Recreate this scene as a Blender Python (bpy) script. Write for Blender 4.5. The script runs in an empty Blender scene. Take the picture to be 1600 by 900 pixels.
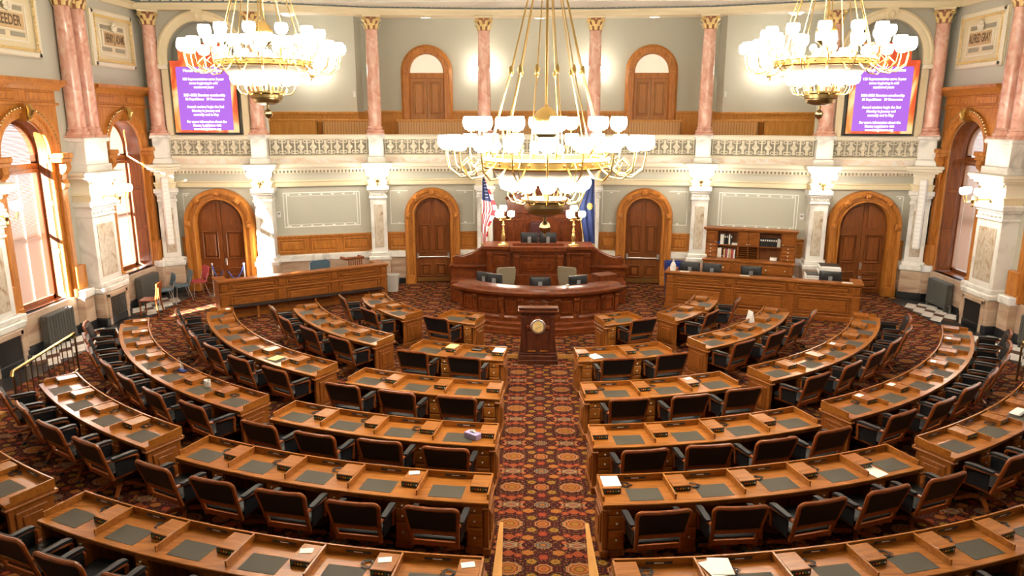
import bpy, math, random
from mathutils import Matrix, Vector
random.seed(7)
PI = math.pi
scene = bpy.context.scene
col = scene.collection
# ---------------------------------------------------------------- camera
CAMF, PITCH, YAW, ROLL = 1138.46, 0.22659, -0.027265, 0.0013106
CAMLOC = Vector((-0.1909, 0.0, 5.2))
_f = Vector((math.sin(YAW)*math.cos(PITCH), math.cos(YAW)*math.cos(PITCH), -math.sin(PITCH)))
_r = Vector((math.cos(YAW), -math.sin(YAW), 0)); _u = _r.cross(_f)
_c, _s = math.cos(ROLL), math.sin(ROLL)
CR, CU = _c*_r + _s*_u, -_s*_r + _c*_u
cam = bpy.data.objects.new('camera', bpy.data.cameras.new('camera'))
col.objects.link(cam)
_m = Matrix((CR, CU, -_f)).transposed().to_4x4(); _m.translation = CAMLOC
cam.matrix_world = _m
cam.data.sensor_width = 36.0; cam.data.lens = CAMF/1600*36; cam.data.clip_end = 200
scene.camera = cam
def project(p):
    d = Vector(p) - CAMLOC; w = d.dot(_f)
    return 800 + CAMF*d.dot(CR)/w, 450 - CAMF*d.dot(CU)/w
# ---------------------------------------------------------------- world, sun, exposure
world = bpy.data.worlds.new('world'); scene.world = world; world.use_nodes = True
bg = world.node_tree.nodes['Background']; bg.inputs[0].default_value = (0.85, 0.93, 1.0, 1); bg.inputs[1].default_value = 1.8
sun = bpy.data.objects.new('sun', bpy.data.lights.new('sun', 'SUN')); col.objects.link(sun)
sun.data.energy = 90; sun.data.angle = 0.01; sun.data.color = (1, 0.96, 0.9)
sun.rotation_euler = Vector((0.545, 0.838, -0.33)).to_track_quat('-Z', 'Y').to_euler(); sun.location = (-20, 12, 14)
scene.view_settings.view_transform = 'Standard'; scene.view_settings.look = 'None'
scene.view_settings.exposure = 1.15; scene.view_settings.gamma = 1.0
scene.cycles.use_denoising = True; scene.cycles.max_bounces = 7; scene.cycles.diffuse_bounces = 4
scene.cycles.glossy_bounces = 3; scene.cycles.transmission_bounces = 4; scene.cycles.sample_clamp_indirect = 6
scene.cycles.caustics_reflective = False; scene.cycles.caustics_refractive = False
GLOBE = 32.0          # radiance of a lamp shade
# ---------------------------------------------------------------- materials
MATS = {}
def nodes_of(name):
    m = bpy.data.materials.new(name); m.use_nodes = True; MATS[name] = m
    nt = m.node_tree; b = nt.nodes['Principled BSDF']
    return m, nt, b
def N(nt, t, **kw):
    n = nt.nodes.new(t)
    for k, v in kw.items(): setattr(n, k, v)
    return n
def ramp(nt, fac, stops):
    r = N(nt, 'ShaderNodeValToRGB'); e = r.color_ramp.elements
    while len(e) < len(stops): e.new(0.5)
    for el, (p, c) in zip(e, stops): el.position = p; el.color = (*c, 1)
    nt.links.new(fac, r.inputs[0]); return r.outputs[0]
def plain(name, c, rough=0.6, metal=0.0, spec=0.5, emit=0, ecol=None):
    m, nt, b = nodes_of(name)
    b.inputs['Base Color'].default_value = (*c, 1); b.inputs['Roughness'].default_value = rough
    b.inputs['Metallic'].default_value = metal; b.inputs['Specular IOR Level'].default_value = spec
    if emit:
        b.inputs['Emission Color'].default_value = (*(ecol or c), 1); b.inputs['Emission Strength'].default_value = emit
    return m
def noisy(name, stops, scale=(3, 3, 3), detail=6, rough=0.5, dist=0.0, bump=0.0, nscale=1.0, metal=0.0, spec=0.5):
    m, nt, b = nodes_of(name)
    tc = N(nt, 'ShaderNodeTexCoord'); mp = N(nt, 'ShaderNodeMapping'); mp.inputs['Scale'].default_value = scale
    nt.links.new(tc.outputs['Object'], mp.inputs[0])
    no = N(nt, 'ShaderNodeTexNoise'); no.inputs['Scale'].default_value = nscale; no.inputs['Detail'].default_value = detail
    no.inputs['Distortion'].default_value = dist
    nt.links.new(mp.outputs[0], no.inputs['Vector'])
    nt.links.new(ramp(nt, no.outputs['Fac'], stops), b.inputs['Base Color'])
    b.inputs['Roughness'].default_value = rough; b.inputs['Metallic'].default_value = metal; b.inputs['Specular IOR Level'].default_value = spec
    if bump:
        bn = N(nt, 'ShaderNodeBump'); bn.inputs['Strength'].default_value = bump; bn.inputs['Distance'].default_value = 0.01
        nt.links.new(no.outputs['Fac'], bn.inputs['Height']); nt.links.new(bn.outputs[0], b.inputs['Normal'])
    return m
def wood(name, dark, light, scale=(2.5, 30, 30), rough=0.35):
    return noisy(name, [(0.3, dark), (0.5, tuple((a+b)/2 for a, b in zip(dark, light))), (0.72, light)], scale, 5, rough, 0.6, spec=0.35)
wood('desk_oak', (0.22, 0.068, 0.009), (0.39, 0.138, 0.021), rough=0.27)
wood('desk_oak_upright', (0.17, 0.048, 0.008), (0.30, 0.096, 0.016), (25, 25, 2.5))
wood('chair_wood', (0.15, 0.036, 0.008), (0.27, 0.074, 0.016), (12, 12, 12), 0.3)
wood('rostrum_wood', (0.085, 0.017, 0.004), (0.20, 0.046, 0.010), (9, 9, 5), 0.28)
wood('lectern_wood', (0.05, 0.012, 0.006), (0.095, 0.024, 0.010), (10, 10, 3), 0.3)
wood('trim_oak', (0.32, 0.105, 0.014), (0.54, 0.215, 0.036), (20, 20, 2.5), 0.4)
wood('door_oak', (0.13, 0.035, 0.008), (0.25, 0.076, 0.016), (20, 20, 2), 0.35)
wood('gallery_oak', (0.46, 0.19, 0.030), (0.62, 0.29, 0.060), (20, 20, 2), 0.45)
wood('gallery_door_oak', (0.34, 0.135, 0.026), (0.48, 0.205, 0.045), (20, 20, 2), 0.4)
wood('counter_oak', (0.20, 0.058, 0.010), (0.34, 0.112, 0.019), (6, 6, 20), 0.32)
wood('curb_oak', (0.46, 0.21, 0.045), (0.60, 0.30, 0.08), (20, 3, 20), 0.4)
plain('plaster', (0.50, 0.495, 0.415), 0.9)
plain('plaster_pale', (0.55, 0.54, 0.46), 0.9)
plain('cream', (0.78, 0.68, 0.46), 0.6)
plain('cream_pale', (0.83, 0.77, 0.62), 0.6)
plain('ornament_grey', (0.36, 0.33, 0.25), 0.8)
plain('frieze_blue', (0.17, 0.21, 0.21), 0.8)
plain('stencil', (0.88, 0.88, 0.84), 0.8)
plain('white', (0.8, 0.79, 0.76), 0.5)
plain('ceiling_paint', (0.72, 0.70, 0.62), 0.9)
plain('black', (0.008, 0.008, 0.009), 0.45)
plain('black_base', (0.012, 0.013, 0.015), 0.3)
plain('black_plastic', (0.015, 0.016, 0.018), 0.4)
plain('grey_plastic', (0.22, 0.22, 0.23), 0.5)
plain('silver', (0.6, 0.6, 0.62), 0.3, 0.9)
plain('iron', (0.10, 0.10, 0.09), 0.45, 0.2)
plain('leather', (0.008, 0.0085, 0.010), 0.45, spec=0.3)
plain('leather_red', (0.045, 0.010, 0.010), 0.3)
plain('pad_leather', (0.062, 0.053, 0.036), 0.6, spec=0.25)
plain('paper', (0.82, 0.80, 0.74), 0.7)
plain('paper_yellow', (0.85, 0.72, 0.30), 0.7)
plain('knob_white', (0.85, 0.78, 0.62), 0.25)
plain('brass', (0.62, 0.43, 0.16), 0.28, 1.0)
plain('brass_dark', (0.34, 0.24, 0.11), 0.3, 1.0)
plain('gilt', (0.88, 0.68, 0.30), 0.4, 0.35)
plain('gilt_ground', (0.40, 0.17, 0.09), 0.6)
plain('lamp_glass', (1, 1, 1), 0.3, emit=GLOBE, ecol=(1.0, 0.90, 0.75))
plain('soffit_glass', (1, 1, 1), 0.4, emit=3.5, ecol=(1.0, 0.92, 0.8))
plain('fanlight', (0.6, 0.55, 0.45), 0.4, emit=0.22, ecol=(1.0, 0.9, 0.66))
plain('glass_mirror', (0.8, 0.85, 0.9), 0.05)
plain('red_fabric', (0.42, 0.05, 0.07), 0.6)
plain('blue_plastic', (0.06, 0.12, 0.17), 0.45)
plain('rope_blue', (0.02, 0.04, 0.20), 0.7)
plain('bin_blue', (0.01, 0.035, 0.22), 0.4)
plain('bin_grey', (0.55, 0.53, 0.48), 0.5)
plain('tan_fabric', (0.24, 0.19, 0.12), 0.8)
plain('flag_red', (0.42, 0.025, 0.035), 0.7); plain('flag_white', (0.75, 0.73, 0.70), 0.7); plain('flag_navy', (0.012, 0.025, 0.105), 0.7)
plain('fringe_gold', (0.66, 0.43, 0.09), 0.5)
plain('plaque_tan', (0.60, 0.42, 0.22), 0.8); plain('letter_dark', (0.13, 0.085, 0.05), 0.8)
plain('tissue_box', (0.33, 0.28, 0.48), 0.6)
for nm, c in [('button_red', (0.6, 0.04, 0.02)), ('button_green', (0.03, 0.3, 0.1)), ('button_amber', (0.7, 0.4, 0.05)), ('button_white', (0.8, 0.8, 0.8))]:
    plain(nm, c, 0.4)
noisy('marble_pink', [(0.25, (0.48, 0.20, 0.14)), (0.42, (0.68, 0.36, 0.27)), (0.58, (0.74, 0.46, 0.36)), (0.74, (0.84, 0.68, 0.58))], (3.2, 3.2, 2.2), 9, 0.22, 1.8)
noisy('marble_white', [(0.3, (0.52, 0.50, 0.46)), (0.5, (0.80, 0.78, 0.73)), (0.8, (0.86, 0.85, 0.81))], (1.5, 1.5, 1.5), 8, 0.3, 1.2)
noisy('marble_inset', [(0.28, (0.30, 0.19, 0.12)), (0.42, (0.50, 0.40, 0.29)), (0.56, (0.57, 0.50, 0.40)), (0.68, (0.66, 0.60, 0.51))], (4, 4, 3), 9, 0.25, 2.0)
noisy('marble_dado', [(0.3, (0.36, 0.22, 0.15)), (0.5, (0.52, 0.38, 0.27)), (0.75, (0.62, 0.50, 0.38))], (0.8, 0.8, 4), 7, 0.3, 1.0)
noisy('marble_band', [(0.3, (0.72, 0.55, 0.42)), (0.45, (0.80, 0.68, 0.55)), (0.55, (0.80, 0.77, 0.72)), (0.7, (0.74, 0.60, 0.46))], (1.6, 1.6, 3), 6, 0.3, 1.5)
noisy('tile_brown', [(0.4, (0.09, 0.035, 0.02)), (0.7, (0.15, 0.06, 0.035))], (5, 5, 5), 4, 0.3)
def boards(name, a, b, per):
    m, nt, bs = nodes_of(name)
    tc = N(nt, 'ShaderNodeTexCoord'); w = N(nt, 'ShaderNodeTexWave'); w.inputs['Scale'].default_value = per; w.inputs['Distortion'].default_value = 0
    nt.links.new(tc.outputs['Object'], w.inputs['Vector'])
    nt.links.new(ramp(nt, w.outputs['Fac'], [(0.0, a), (0.25, b), (1, b)]), bs.inputs['Base Color']); bs.inputs['Roughness'].default_value = 0.45
boards('pew_boards', (0.30, 0.13, 0.035), (0.56, 0.29, 0.09), 3.6)
def screen_mat():
    m, nt, b = nodes_of('screen_fire')
    tc = N(nt, 'ShaderNodeTexCoord'); mp = N(nt, 'ShaderNodeMapping'); mp.inputs['Scale'].default_value = (1.6, 1, 0.8); mp.inputs['Rotation'].default_value = (0, 0.6, 0)
    nt.links.new(tc.outputs['Object'], mp.inputs[0])
    no = N(nt, 'ShaderNodeTexNoise'); no.inputs['Scale'].default_value = 1.3; no.inputs['Detail'].default_value = 2; no.inputs['Distortion'].default_value = 1.0
    nt.links.new(mp.outputs[0], no.inputs['Vector'])
    c = ramp(nt, no.outputs['Fac'], [(0.3, (0.55, 0.03, 0.01)), (0.46, (0.75, 0.10, 0.02)), (0.56, (0.85, 0.30, 0.06)), (0.66, (1.0, 0.70, 0.32))])
    nt.links.new(c, b.inputs['Emission Color']); b.inputs['Emission Strength'].default_value = 0.55; b.inputs['Base Color'].default_value = (0.02, 0.02, 0.02, 1)
screen_mat()
plain('screen_purple', (0.02, 0.02, 0.02), 0.3, emit=0.5, ecol=(0.45, 0.14, 0.78))
plain('screen_text', (0.9, 0.9, 0.9), 0.3, emit=0.8, ecol=(1, 0.93, 1))
def carpet():
    m, nt, b = nodes_of('carpet')
    L = nt.links
    tc = N(nt, 'ShaderNodeTexCoord'); sp = N(nt, 'ShaderNodeSeparateXYZ'); L.new(tc.outputs['Object'], sp.inputs[0])
    def M(op, a, bb=None, c=None):
        n = N(nt, 'ShaderNodeMath', operation=op)
        for i, v in enumerate((a, bb, c)):
            if v is None: continue
            if isinstance(v, (int, float)): n.inputs[i].default_value = v
            else: L.new(v, n.inputs[i])
        return n.outputs[0]
    PX, PY = 0.86, 0.99
    # mirrored cell coordinates: u 0..PX/2 from the small-medallion column, v 0..PY/2 from the medallion line
    u = M('ABSOLUTE', M('SUBTRACT', M('MODULO', M('ADD', sp.outputs[0], 43.0*PX/2 + 0.0 + PX*0.5 + 0.02), PX), PX/2)) if False else M('PINGPONG', M('ADD', sp.outputs[0], 0.02), PX/2)
    v = M('PINGPONG', M('ADD', sp.outputs[1], -8.69), PY/2)
    nz = N(nt, 'ShaderNodeTexNoise'); nz.inputs['Scale'].default_value = 34; nz.inputs['Detail'].default_value = 2
    cmb = N(nt, 'ShaderNodeCombineXYZ'); L.new(u, cmb.inputs[0]); L.new(v, cmb.inputs[1]); L.new(cmb.outputs[0], nz.inputs['Vector'])
    base = ramp(nt, nz.outputs['Fac'], [(0.36, (0.014, 0.005, 0.004)), (0.46, (0.042, 0.006, 0.005)), (0.575, (0.046, 0.007, 0.006)), (0.61, (0.12, 0.035, 0.008)), (0.66, (0.24, 0.12, 0.035)), (0.72, (0.03, 0.012, 0.006))])
    for r_ in (base,): pass
    cur = base
    def motif(cur, cx, cy, rx, ry, pet, amp, stops):
        dx = M('DIVIDE', M('SUBTRACT', u, cx), rx); dy = M('DIVIDE', M('SUBTRACT', v, cy), ry)
        rr = M('SQRT', M('ADD', M('MULTIPLY', dx, dx), M('MULTIPLY', dy, dy)))
        th = M('ARCTAN2', dy, dx)
        rr = M('MULTIPLY', rr, M('ADD', 1.0, M('MULTIPLY', amp, M('COSINE', M('MULTIPLY', th, pet)))))
        c = ramp(nt, rr, stops)
        mask = M('LESS_THAN', rr, 1.0)
        mx = N(nt, 'ShaderNodeMix', data_type='RGBA'); L.new(mask, mx.inputs[0]); L.new(cur, mx.inputs[6]); L.new(c, mx.inputs[7])
        return mx.outputs[2]
    gold, orange, red, mar, pale, olive, brown, grey = (0.29, 0.122, 0.020), (0.24, 0.056, 0.013), (0.20, 0.029, 0.012), (0.042, 0.006, 0.005), (0.31, 0.175, 0.075), (0.14, 0.088, 0.010), (0.026, 0.012, 0.005), (0.13, 0.10, 0.075)
    h, k = PX/2, PY/2
    cur = motif(cur, h, 0, 0.185, 0.145, 10, 0.05, [(0, red), (0.12, gold), (0.28, olive), (0.34, red), (0.48, gold), (0.58, orange), (0.66, mar), (0.70, pale), (0.84, orange), (0.90, pale), (0.93, brown), (1, brown)])
    cur = motif(cur, 0, 0, 0.115, 0.10, 8, 0.05, [(0, gold), (0.2, red), (0.42, gold), (0.55, orange), (0.72, mar), (0.78, pale), (0.92, orange), (1, brown)])
    cur = motif(cur, 0, k, 0.11, 0.075, 8, 0.06, [(0, red), (0.25, gold), (0.4, mar), (0.55, grey), (0.72, grey), (0.8, brown), (1, pale)])
    cur = motif(cur, h, k, 0.17, 0.075, 6, 0.12, [(0, gold), (0.2, red), (0.35, grey), (0.6, pale), (0.7, mar), (1, pale)])
    cur = motif(cur, 0.145, 0.145, 0.068, 0.055, 5, 0.08, [(0, red), (0.3, olive), (0.6, gold), (0.85, olive), (1, brown)])
    cur = motif(cur, 0.19, 0.33, 0.078, 0.058, 6, 0.09, [(0, red), (0.35, gold), (0.7, orange), (0.85, gold), (1, brown)])
    cur = motif(cur, 0.0, 0.235, 0.065, 0.05, 3, 0.14, [(0, orange), (0.5, red), (0.9, red), (1, brown)])
    cur = motif(cur, h, 0.31, 0.075, 0.05, 5, 0.14, [(0, gold), (0.3, red), (0.8, orange), (1, red)])
    cur = motif(cur, h-0.12, 0.27, 0.05, 0.042, 7, 0.10, [(0, gold), (0.3, orange), (0.8, red), (1, red)])
    cur = motif(cur, 0.27, 0.43, 0.04, 0.03, 4, 0.05, [(0, pale), (0.5, orange), (1, red)])
    L.new(cur, b.inputs['Base Color']); b.inputs['Roughness'].default_value = 0.95; b.inputs['Specular IOR Level'].default_value = 0.15
carpet()
# ---------------------------------------------------------------- mesh helpers
def Fr(x, y, z=0.0, ang=0.0):
    return Matrix.Translation((x, y, z)) @ Matrix.Rotation(ang, 4, 'Z')
class MB:
    def __init__(s, M=None):
        s.v = []; s.f = []; s.mi = []; s.M = M; s.cur = 0
    def add(s, vs, fs):
        o = len(s.v); M = s.M
        if M is not None: vs = [tuple(M @ Vector(p)) for p in vs]
        flip = M is not None and M.determinant() < 0
        s.v += [tuple(p) for p in vs]
        s.f += [[o+i for i in (reversed(f) if flip else f)] for f in fs]; s.mi += [s.cur]*len(fs)
        return s
    def box(s, x0, x1, y0, y1, z0, z1, c=0.0):
        if x0 > x1: x0, x1 = x1, x0
        if y0 > y1: y0, y1 = y1, y0
        if c <= 0:
            v = [(x, y, z) for z in (z0, z1) for y in (y0, y1) for x in (x0, x1)]
            return s.add(v, [(0, 2, 3, 1), (4, 5, 7, 6), (0, 1, 5, 4), (2, 6, 7, 3), (0, 4, 6, 2), (1, 3, 7, 5)])
        c = min(c, (x1-x0)*0.45, (y1-y0)*0.45, (z1-z0)*0.45)
        v = []; idx = {}
        for i in (0, 1):
            for j in (0, 1):
                for k in (0, 1):
                    p = [(x0, x1)[i], (y0, y1)[j], (z0, z1)[k]]; q = [c*(1-2*i), c*(1-2*j), c*(1-2*k)]
                    for ax in range(3):
                        w = [p[t] + (0 if t == ax else q[t]) for t in range(3)]
                        idx[i, j, k, ax] = len(v); v.append(tuple(w))
        f = []
        for ax in range(3):
            a, b = [(1, 2), (2, 0), (0, 1)][ax]
            for e in (0, 1):
                def key(p, q, ax=ax, a=a, b=b, e=e):
                    t = [0, 0, 0]; t[ax] = e; t[a] = p; t[b] = q; return idx[(*t, ax)]
                quad = [key(0, 0), key(1, 0), key(1, 1), key(0, 1)]
                f.append(quad if e else quad[::-1])
            for p in (0, 1):
                for q in (0, 1):
                    t0 = [0, 0, 0]; t1 = [0, 0, 0]; t0[a] = t1[a] = p; t0[b] = t1[b] = q; t1[ax] = 1
                    quad = [idx[(*t0, a)], idx[(*t1, a)], idx[(*t1, b)], idx[(*t0, b)]]
                    f.append(quad if p != q else quad[::-1])
        for i in (0, 1):
            for j in (0, 1):
                for k in (0, 1):
                    t = [idx[i, j, k, 0], idx[i, j, k, 1], idx[i, j, k, 2]]
                    f.append(t if (i+j+k) % 2 else t[::-1])
        return s.add(v, f)
    def lathe(s, prof, n=16, cx=0.0, cy=0.0, a0=0.0, a1=2*PI):
        full = abs(a1-a0-2*PI) < 1e-6; m = n if full else n+1; v = []; f = []; k = len(prof)
        for i in range(m):
            a = a0 + (a1-a0)*i/n; ca, sa = math.cos(a), math.sin(a)
            v += [(cx+r*ca, cy+r*sa, z) for r, z in prof]
        for i in range(n):
            j = (i+1) % m
            for t in range(k-1):
                f.append((i*k+t, j*k+t, j*k+t+1, i*k+t+1))
        if full:
            if prof[0][0] > 1e-6: f.append([i*k for i in range(n)][::-1])
            if prof[-1][0] > 1e-6: f.append([i*k+k-1 for i in range(n)])
        return s.add(v, f)
    def tube(s, pts, r, n=6):
        pts = [Vector(p) for p in pts]; v = []; f = []; up = Vector((0, 0, 1)); pn = None; m = len(pts)
        rs = r if isinstance(r, (list, tuple)) else [r]*m
        for i, p in enumerate(pts):
            t = (pts[min(i+1, m-1)] - pts[max(i-1, 0)]).normalized()
            if pn is None:
                a = up if abs(t.z) < 0.9 else Vector((1, 0, 0)); nn = t.cross(a).normalized()
            else:
                nn = (pn - t*pn.dot(t)); nn = nn.normalized() if nn.length > 1e-6 else t.orthogonal().normalized()
            pn = nn; bb = t.cross(nn)
            v += [p + rs[i]*(math.cos(2*PI*k/n)*nn + math.sin(2*PI*k/n)*bb) for k in range(n)]
        for i in range(m-1):
            for k in range(n):
                f.append((i*n+k, i*n+(k+1) % n, (i+1)*n+(k+1) % n, (i+1)*n+k))
        f.append(list(range(n))[::-1]); f.append([(m-1)*n+k for k in range(n)])
        return s.add(v, f)
    def loops(s, rings, closed=False, caps=True):
        k = len(rings[0]); v = [p for r in rings for p in r]; f = []; m = len(rings)
        for i in range(m if closed else m-1):
            j = (i+1) % m
            for t in range(k):
                f.append((i*k+t, i*k+(t+1) % k, j*k+(t+1) % k, j*k+t))
        if caps and not closed:
            f.append(list(range(k))[::-1]); f.append([(m-1)*k+t for t in range(k)])
        return s.add(v, f)
    def sweep(s, prof, path):
        """prof: closed loop of (offset to the right of the path, z)"""
        P = [Vector(p) for p in path]; rings = []
        for i, p in enumerate(P):
            d0 = (P[i]-P[i-1]).normalized() if i else (P[1]-P[0]).normalized()
            d1 = (P[i+1]-P[i]).normalized() if i < len(P)-1 else d0
            n0 = Vector((d0.y, -d0.x)); n1 = Vector((d1.y, -d1.x)); n = (n0+n1).normalized(); n = n / max(0.3, n.dot(n0))
            rings.append([(p.x+n.x*o, p.y+n.y*o, z) for o, z in prof])
        return s.loops(rings)
    def arc(s, prof, a0, a1, n, C=(0, 19.8)):
        """prof: closed loop of (radius, z), swept about C; angle from -Y, positive to +X"""
        rings = []
        for i in range(n+1):
            a = a0+(a1-a0)*i/n
            rings.append([(C[0]+r*math.sin(a), C[1]-r*math.cos(a), z) for r, z in prof])
        return s.loops(rings)
    def arch(s, prof, cx, zs, R, zb=None, n=18, a0=0.0, a1=PI):
        """prof: closed loop of (outward offset, y); half ring in the xz plane with straight legs down to zb"""
        rings = []
        if zb is not None: rings.append([(cx+R+d, y, zb) for d, y in prof])
        for i in range(n+1):
            a = a0+(a1-a0)*i/n
            rings.append([(cx+(R+d)*math.cos(a), y, zs+(R+d)*math.sin(a)) for d, y in prof])
        if zb is not None: rings.append([(cx-R-d, y, zb) for d, y in prof])
        return s.loops(rings)
    def poly(s, pts, y0, y1):
        """extruded outline given in xz, counter-clockwise seen from -y"""
        k = len(pts); v = [(x, y0, z) for x, z in pts] + [(x, y1, z) for x, z in pts]
        return s.add(v, [list(range(k)), [k+i for i in range(k)][::-1]] + [(i, k+i, k+(i+1) % k, (i+1) % k) for i in range(k)])
    def slab(s, pts, z0, z1):
        k = len(pts); v = [(x, y, z0) for x, y in pts] + [(x, y, z1) for x, y in pts]
        return s.add(v, [list(range(k))[::-1], [k+i for i in range(k)]] + [(i, (i+1) % k, k+(i+1) % k, k+i) for i in range(k)])
    def raised(s, x0, x1, z0, z1, y, d=0.03, w=0.035):
        """framed raised field standing out from the face y towards -y"""
        if x0 > x1: x0, x1 = x1, x0
        for a, b, c, e in ((x0, x1, z0, z0+w), (x0, x1, z1-w, z1), (x0, x0+w, z0+w, z1-w), (x1-w, x1, z0+w, z1-w)):
            s.box(a, b, y-d, y+0.005, c, e, min(w, d)*0.4)
        g = w*1.9
        if x1-x0 > 2.6*g and z1-z0 > 2.6*g: s.box(x0+g, x1-g, y-d*0.9, y+0.005, z0+g, z1-g, d*0.8)
        return s
    def ball(s, c, r, n=10, m=6, sz=1.0):
        return s.lathe([(max(1e-7, r*math.sin(PI*i/m)), c[2]-r*sz*math.cos(PI*i/m)) for i in range(m+1)], n, c[0], c[1])
    def mesh(s, name, mats, smooth=35):
        me = bpy.data.meshes.new(name); me.from_pydata(s.v, [], s.f)
        for m in (mats if isinstance(mats, (list, tuple)) else [mats]): me.materials.append(MATS[m])
        if len(set(s.mi)) > 1: me.polygons.foreach_set('material_index', s.mi)
        if smooth:
            me.shade_smooth(); me.set_sharp_from_angle(angle=math.radians(smooth))
        me.validate(); return me
    def build(s, name, mats, parent=None, world=False, smooth=35, kind=None):
        if parent is not None and world:
            l = parent.location; s.v = [(x-l[0], y-l[1], z-l[2]) for x, y, z in s.v]
        o = put(name, s.mesh(name, mats, smooth), parent)
        if kind: o['kind'] = kind
        return o
def put(name, me, parent=None, loc=(0, 0, 0), rot=0.0):
    o = bpy.data.objects.new(name, me); col.objects.link(o); o.location = loc
    if rot: o.rotation_euler = (0, 0, rot)
    if parent is not None: o.parent = parent
    return o
def tag(o, label=None, cat=None, group=None, kind=None):
    if label: o['label'] = label
    if cat: o['category'] = cat
    if group: o['group'] = group
    if kind: o['kind'] = kind
    return o
def thing(name, label, cat, loc=(0, 0, 0), rot=0.0, group=None, kind=None):
    o = bpy.data.objects.new(name, None); col.objects.link(o); o.location = loc; o.rotation_euler = (0, 0, rot); o.empty_display_size = 0.1
    return tag(o, label, cat, group, kind)
def copy_tree(o, parent=None):
    c = o.copy(); col.objects.link(c); c.parent = parent
    for ch in o.children: copy_tree(ch, c)
    return c
def text(name, body, size, mat, parent, loc, rotx=PI/2, bold=0.0, align='CENTER', depth=0.002, sx=1.0):
    cu = bpy.data.curves.new(name, 'FONT'); cu.body = body; cu.size = size; cu.align_x = align; cu.align_y = 'CENTER'
    cu.extrude = depth; cu.offset = bold; cu.resolution_u = 3; cu.materials.append(MATS[mat])
    tmp = bpy.data.objects.new(name, cu); me = bpy.data.meshes.new_from_object(tmp); me.name = name; bpy.data.objects.remove(tmp)
    o = bpy.data.objects.new(name, me); col.objects.link(o); o.parent = parent; o.location = loc; o.rotation_euler = (rotx, 0, 0); o.scale = (sx, 1, 1); o['kind'] = 'stuff'
    return o
ORD = ['first', 'second', 'third', 'fourth', 'fifth', 'sixth', 'seventh', 'eighth', 'ninth']
SIDE = {1: 'blue flag side', -1: 'striped flag side'}
SIDEA = {1: 'on the blue flag side', -1: 'on the striped flag side'}
# ================================================================ the room
CP = [(-11.2, 21.7), (-8.27, 21.8), (-5.04, 22.88), (-1.69, 23.22), (1.69, 23.22), (5.04, 22.88), (8.27, 21.8), (11.2, 21.7)]
def bay(i):
    a, b = Vector(CP[i]), Vector(CP[i+1]); m = (a+b)/2
    return m, math.atan2((b-a).y, (b-a).x), (b-a).length
FULL = [(-11.75, 21.68)] + CP + [(11.75, 21.68)]
WX = 11.6                                   # side wall plane
tag(MB().slab([(-13, -2), (13, -2), (13, 26), (-13, 26)], -0.1, 0.0).build('floor', 'carpet'), kind='structure')
tag(MB().box(-13.5, 13.5, -2.2, 26.5, 11.0, 11.1).build('ceiling', 'ceiling_paint'), kind='structure')
tag(MB().box(-13, 13, -2.2, -2.0, 0, 11).build('wall_rear', 'plaster'), kind='structure')
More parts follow.
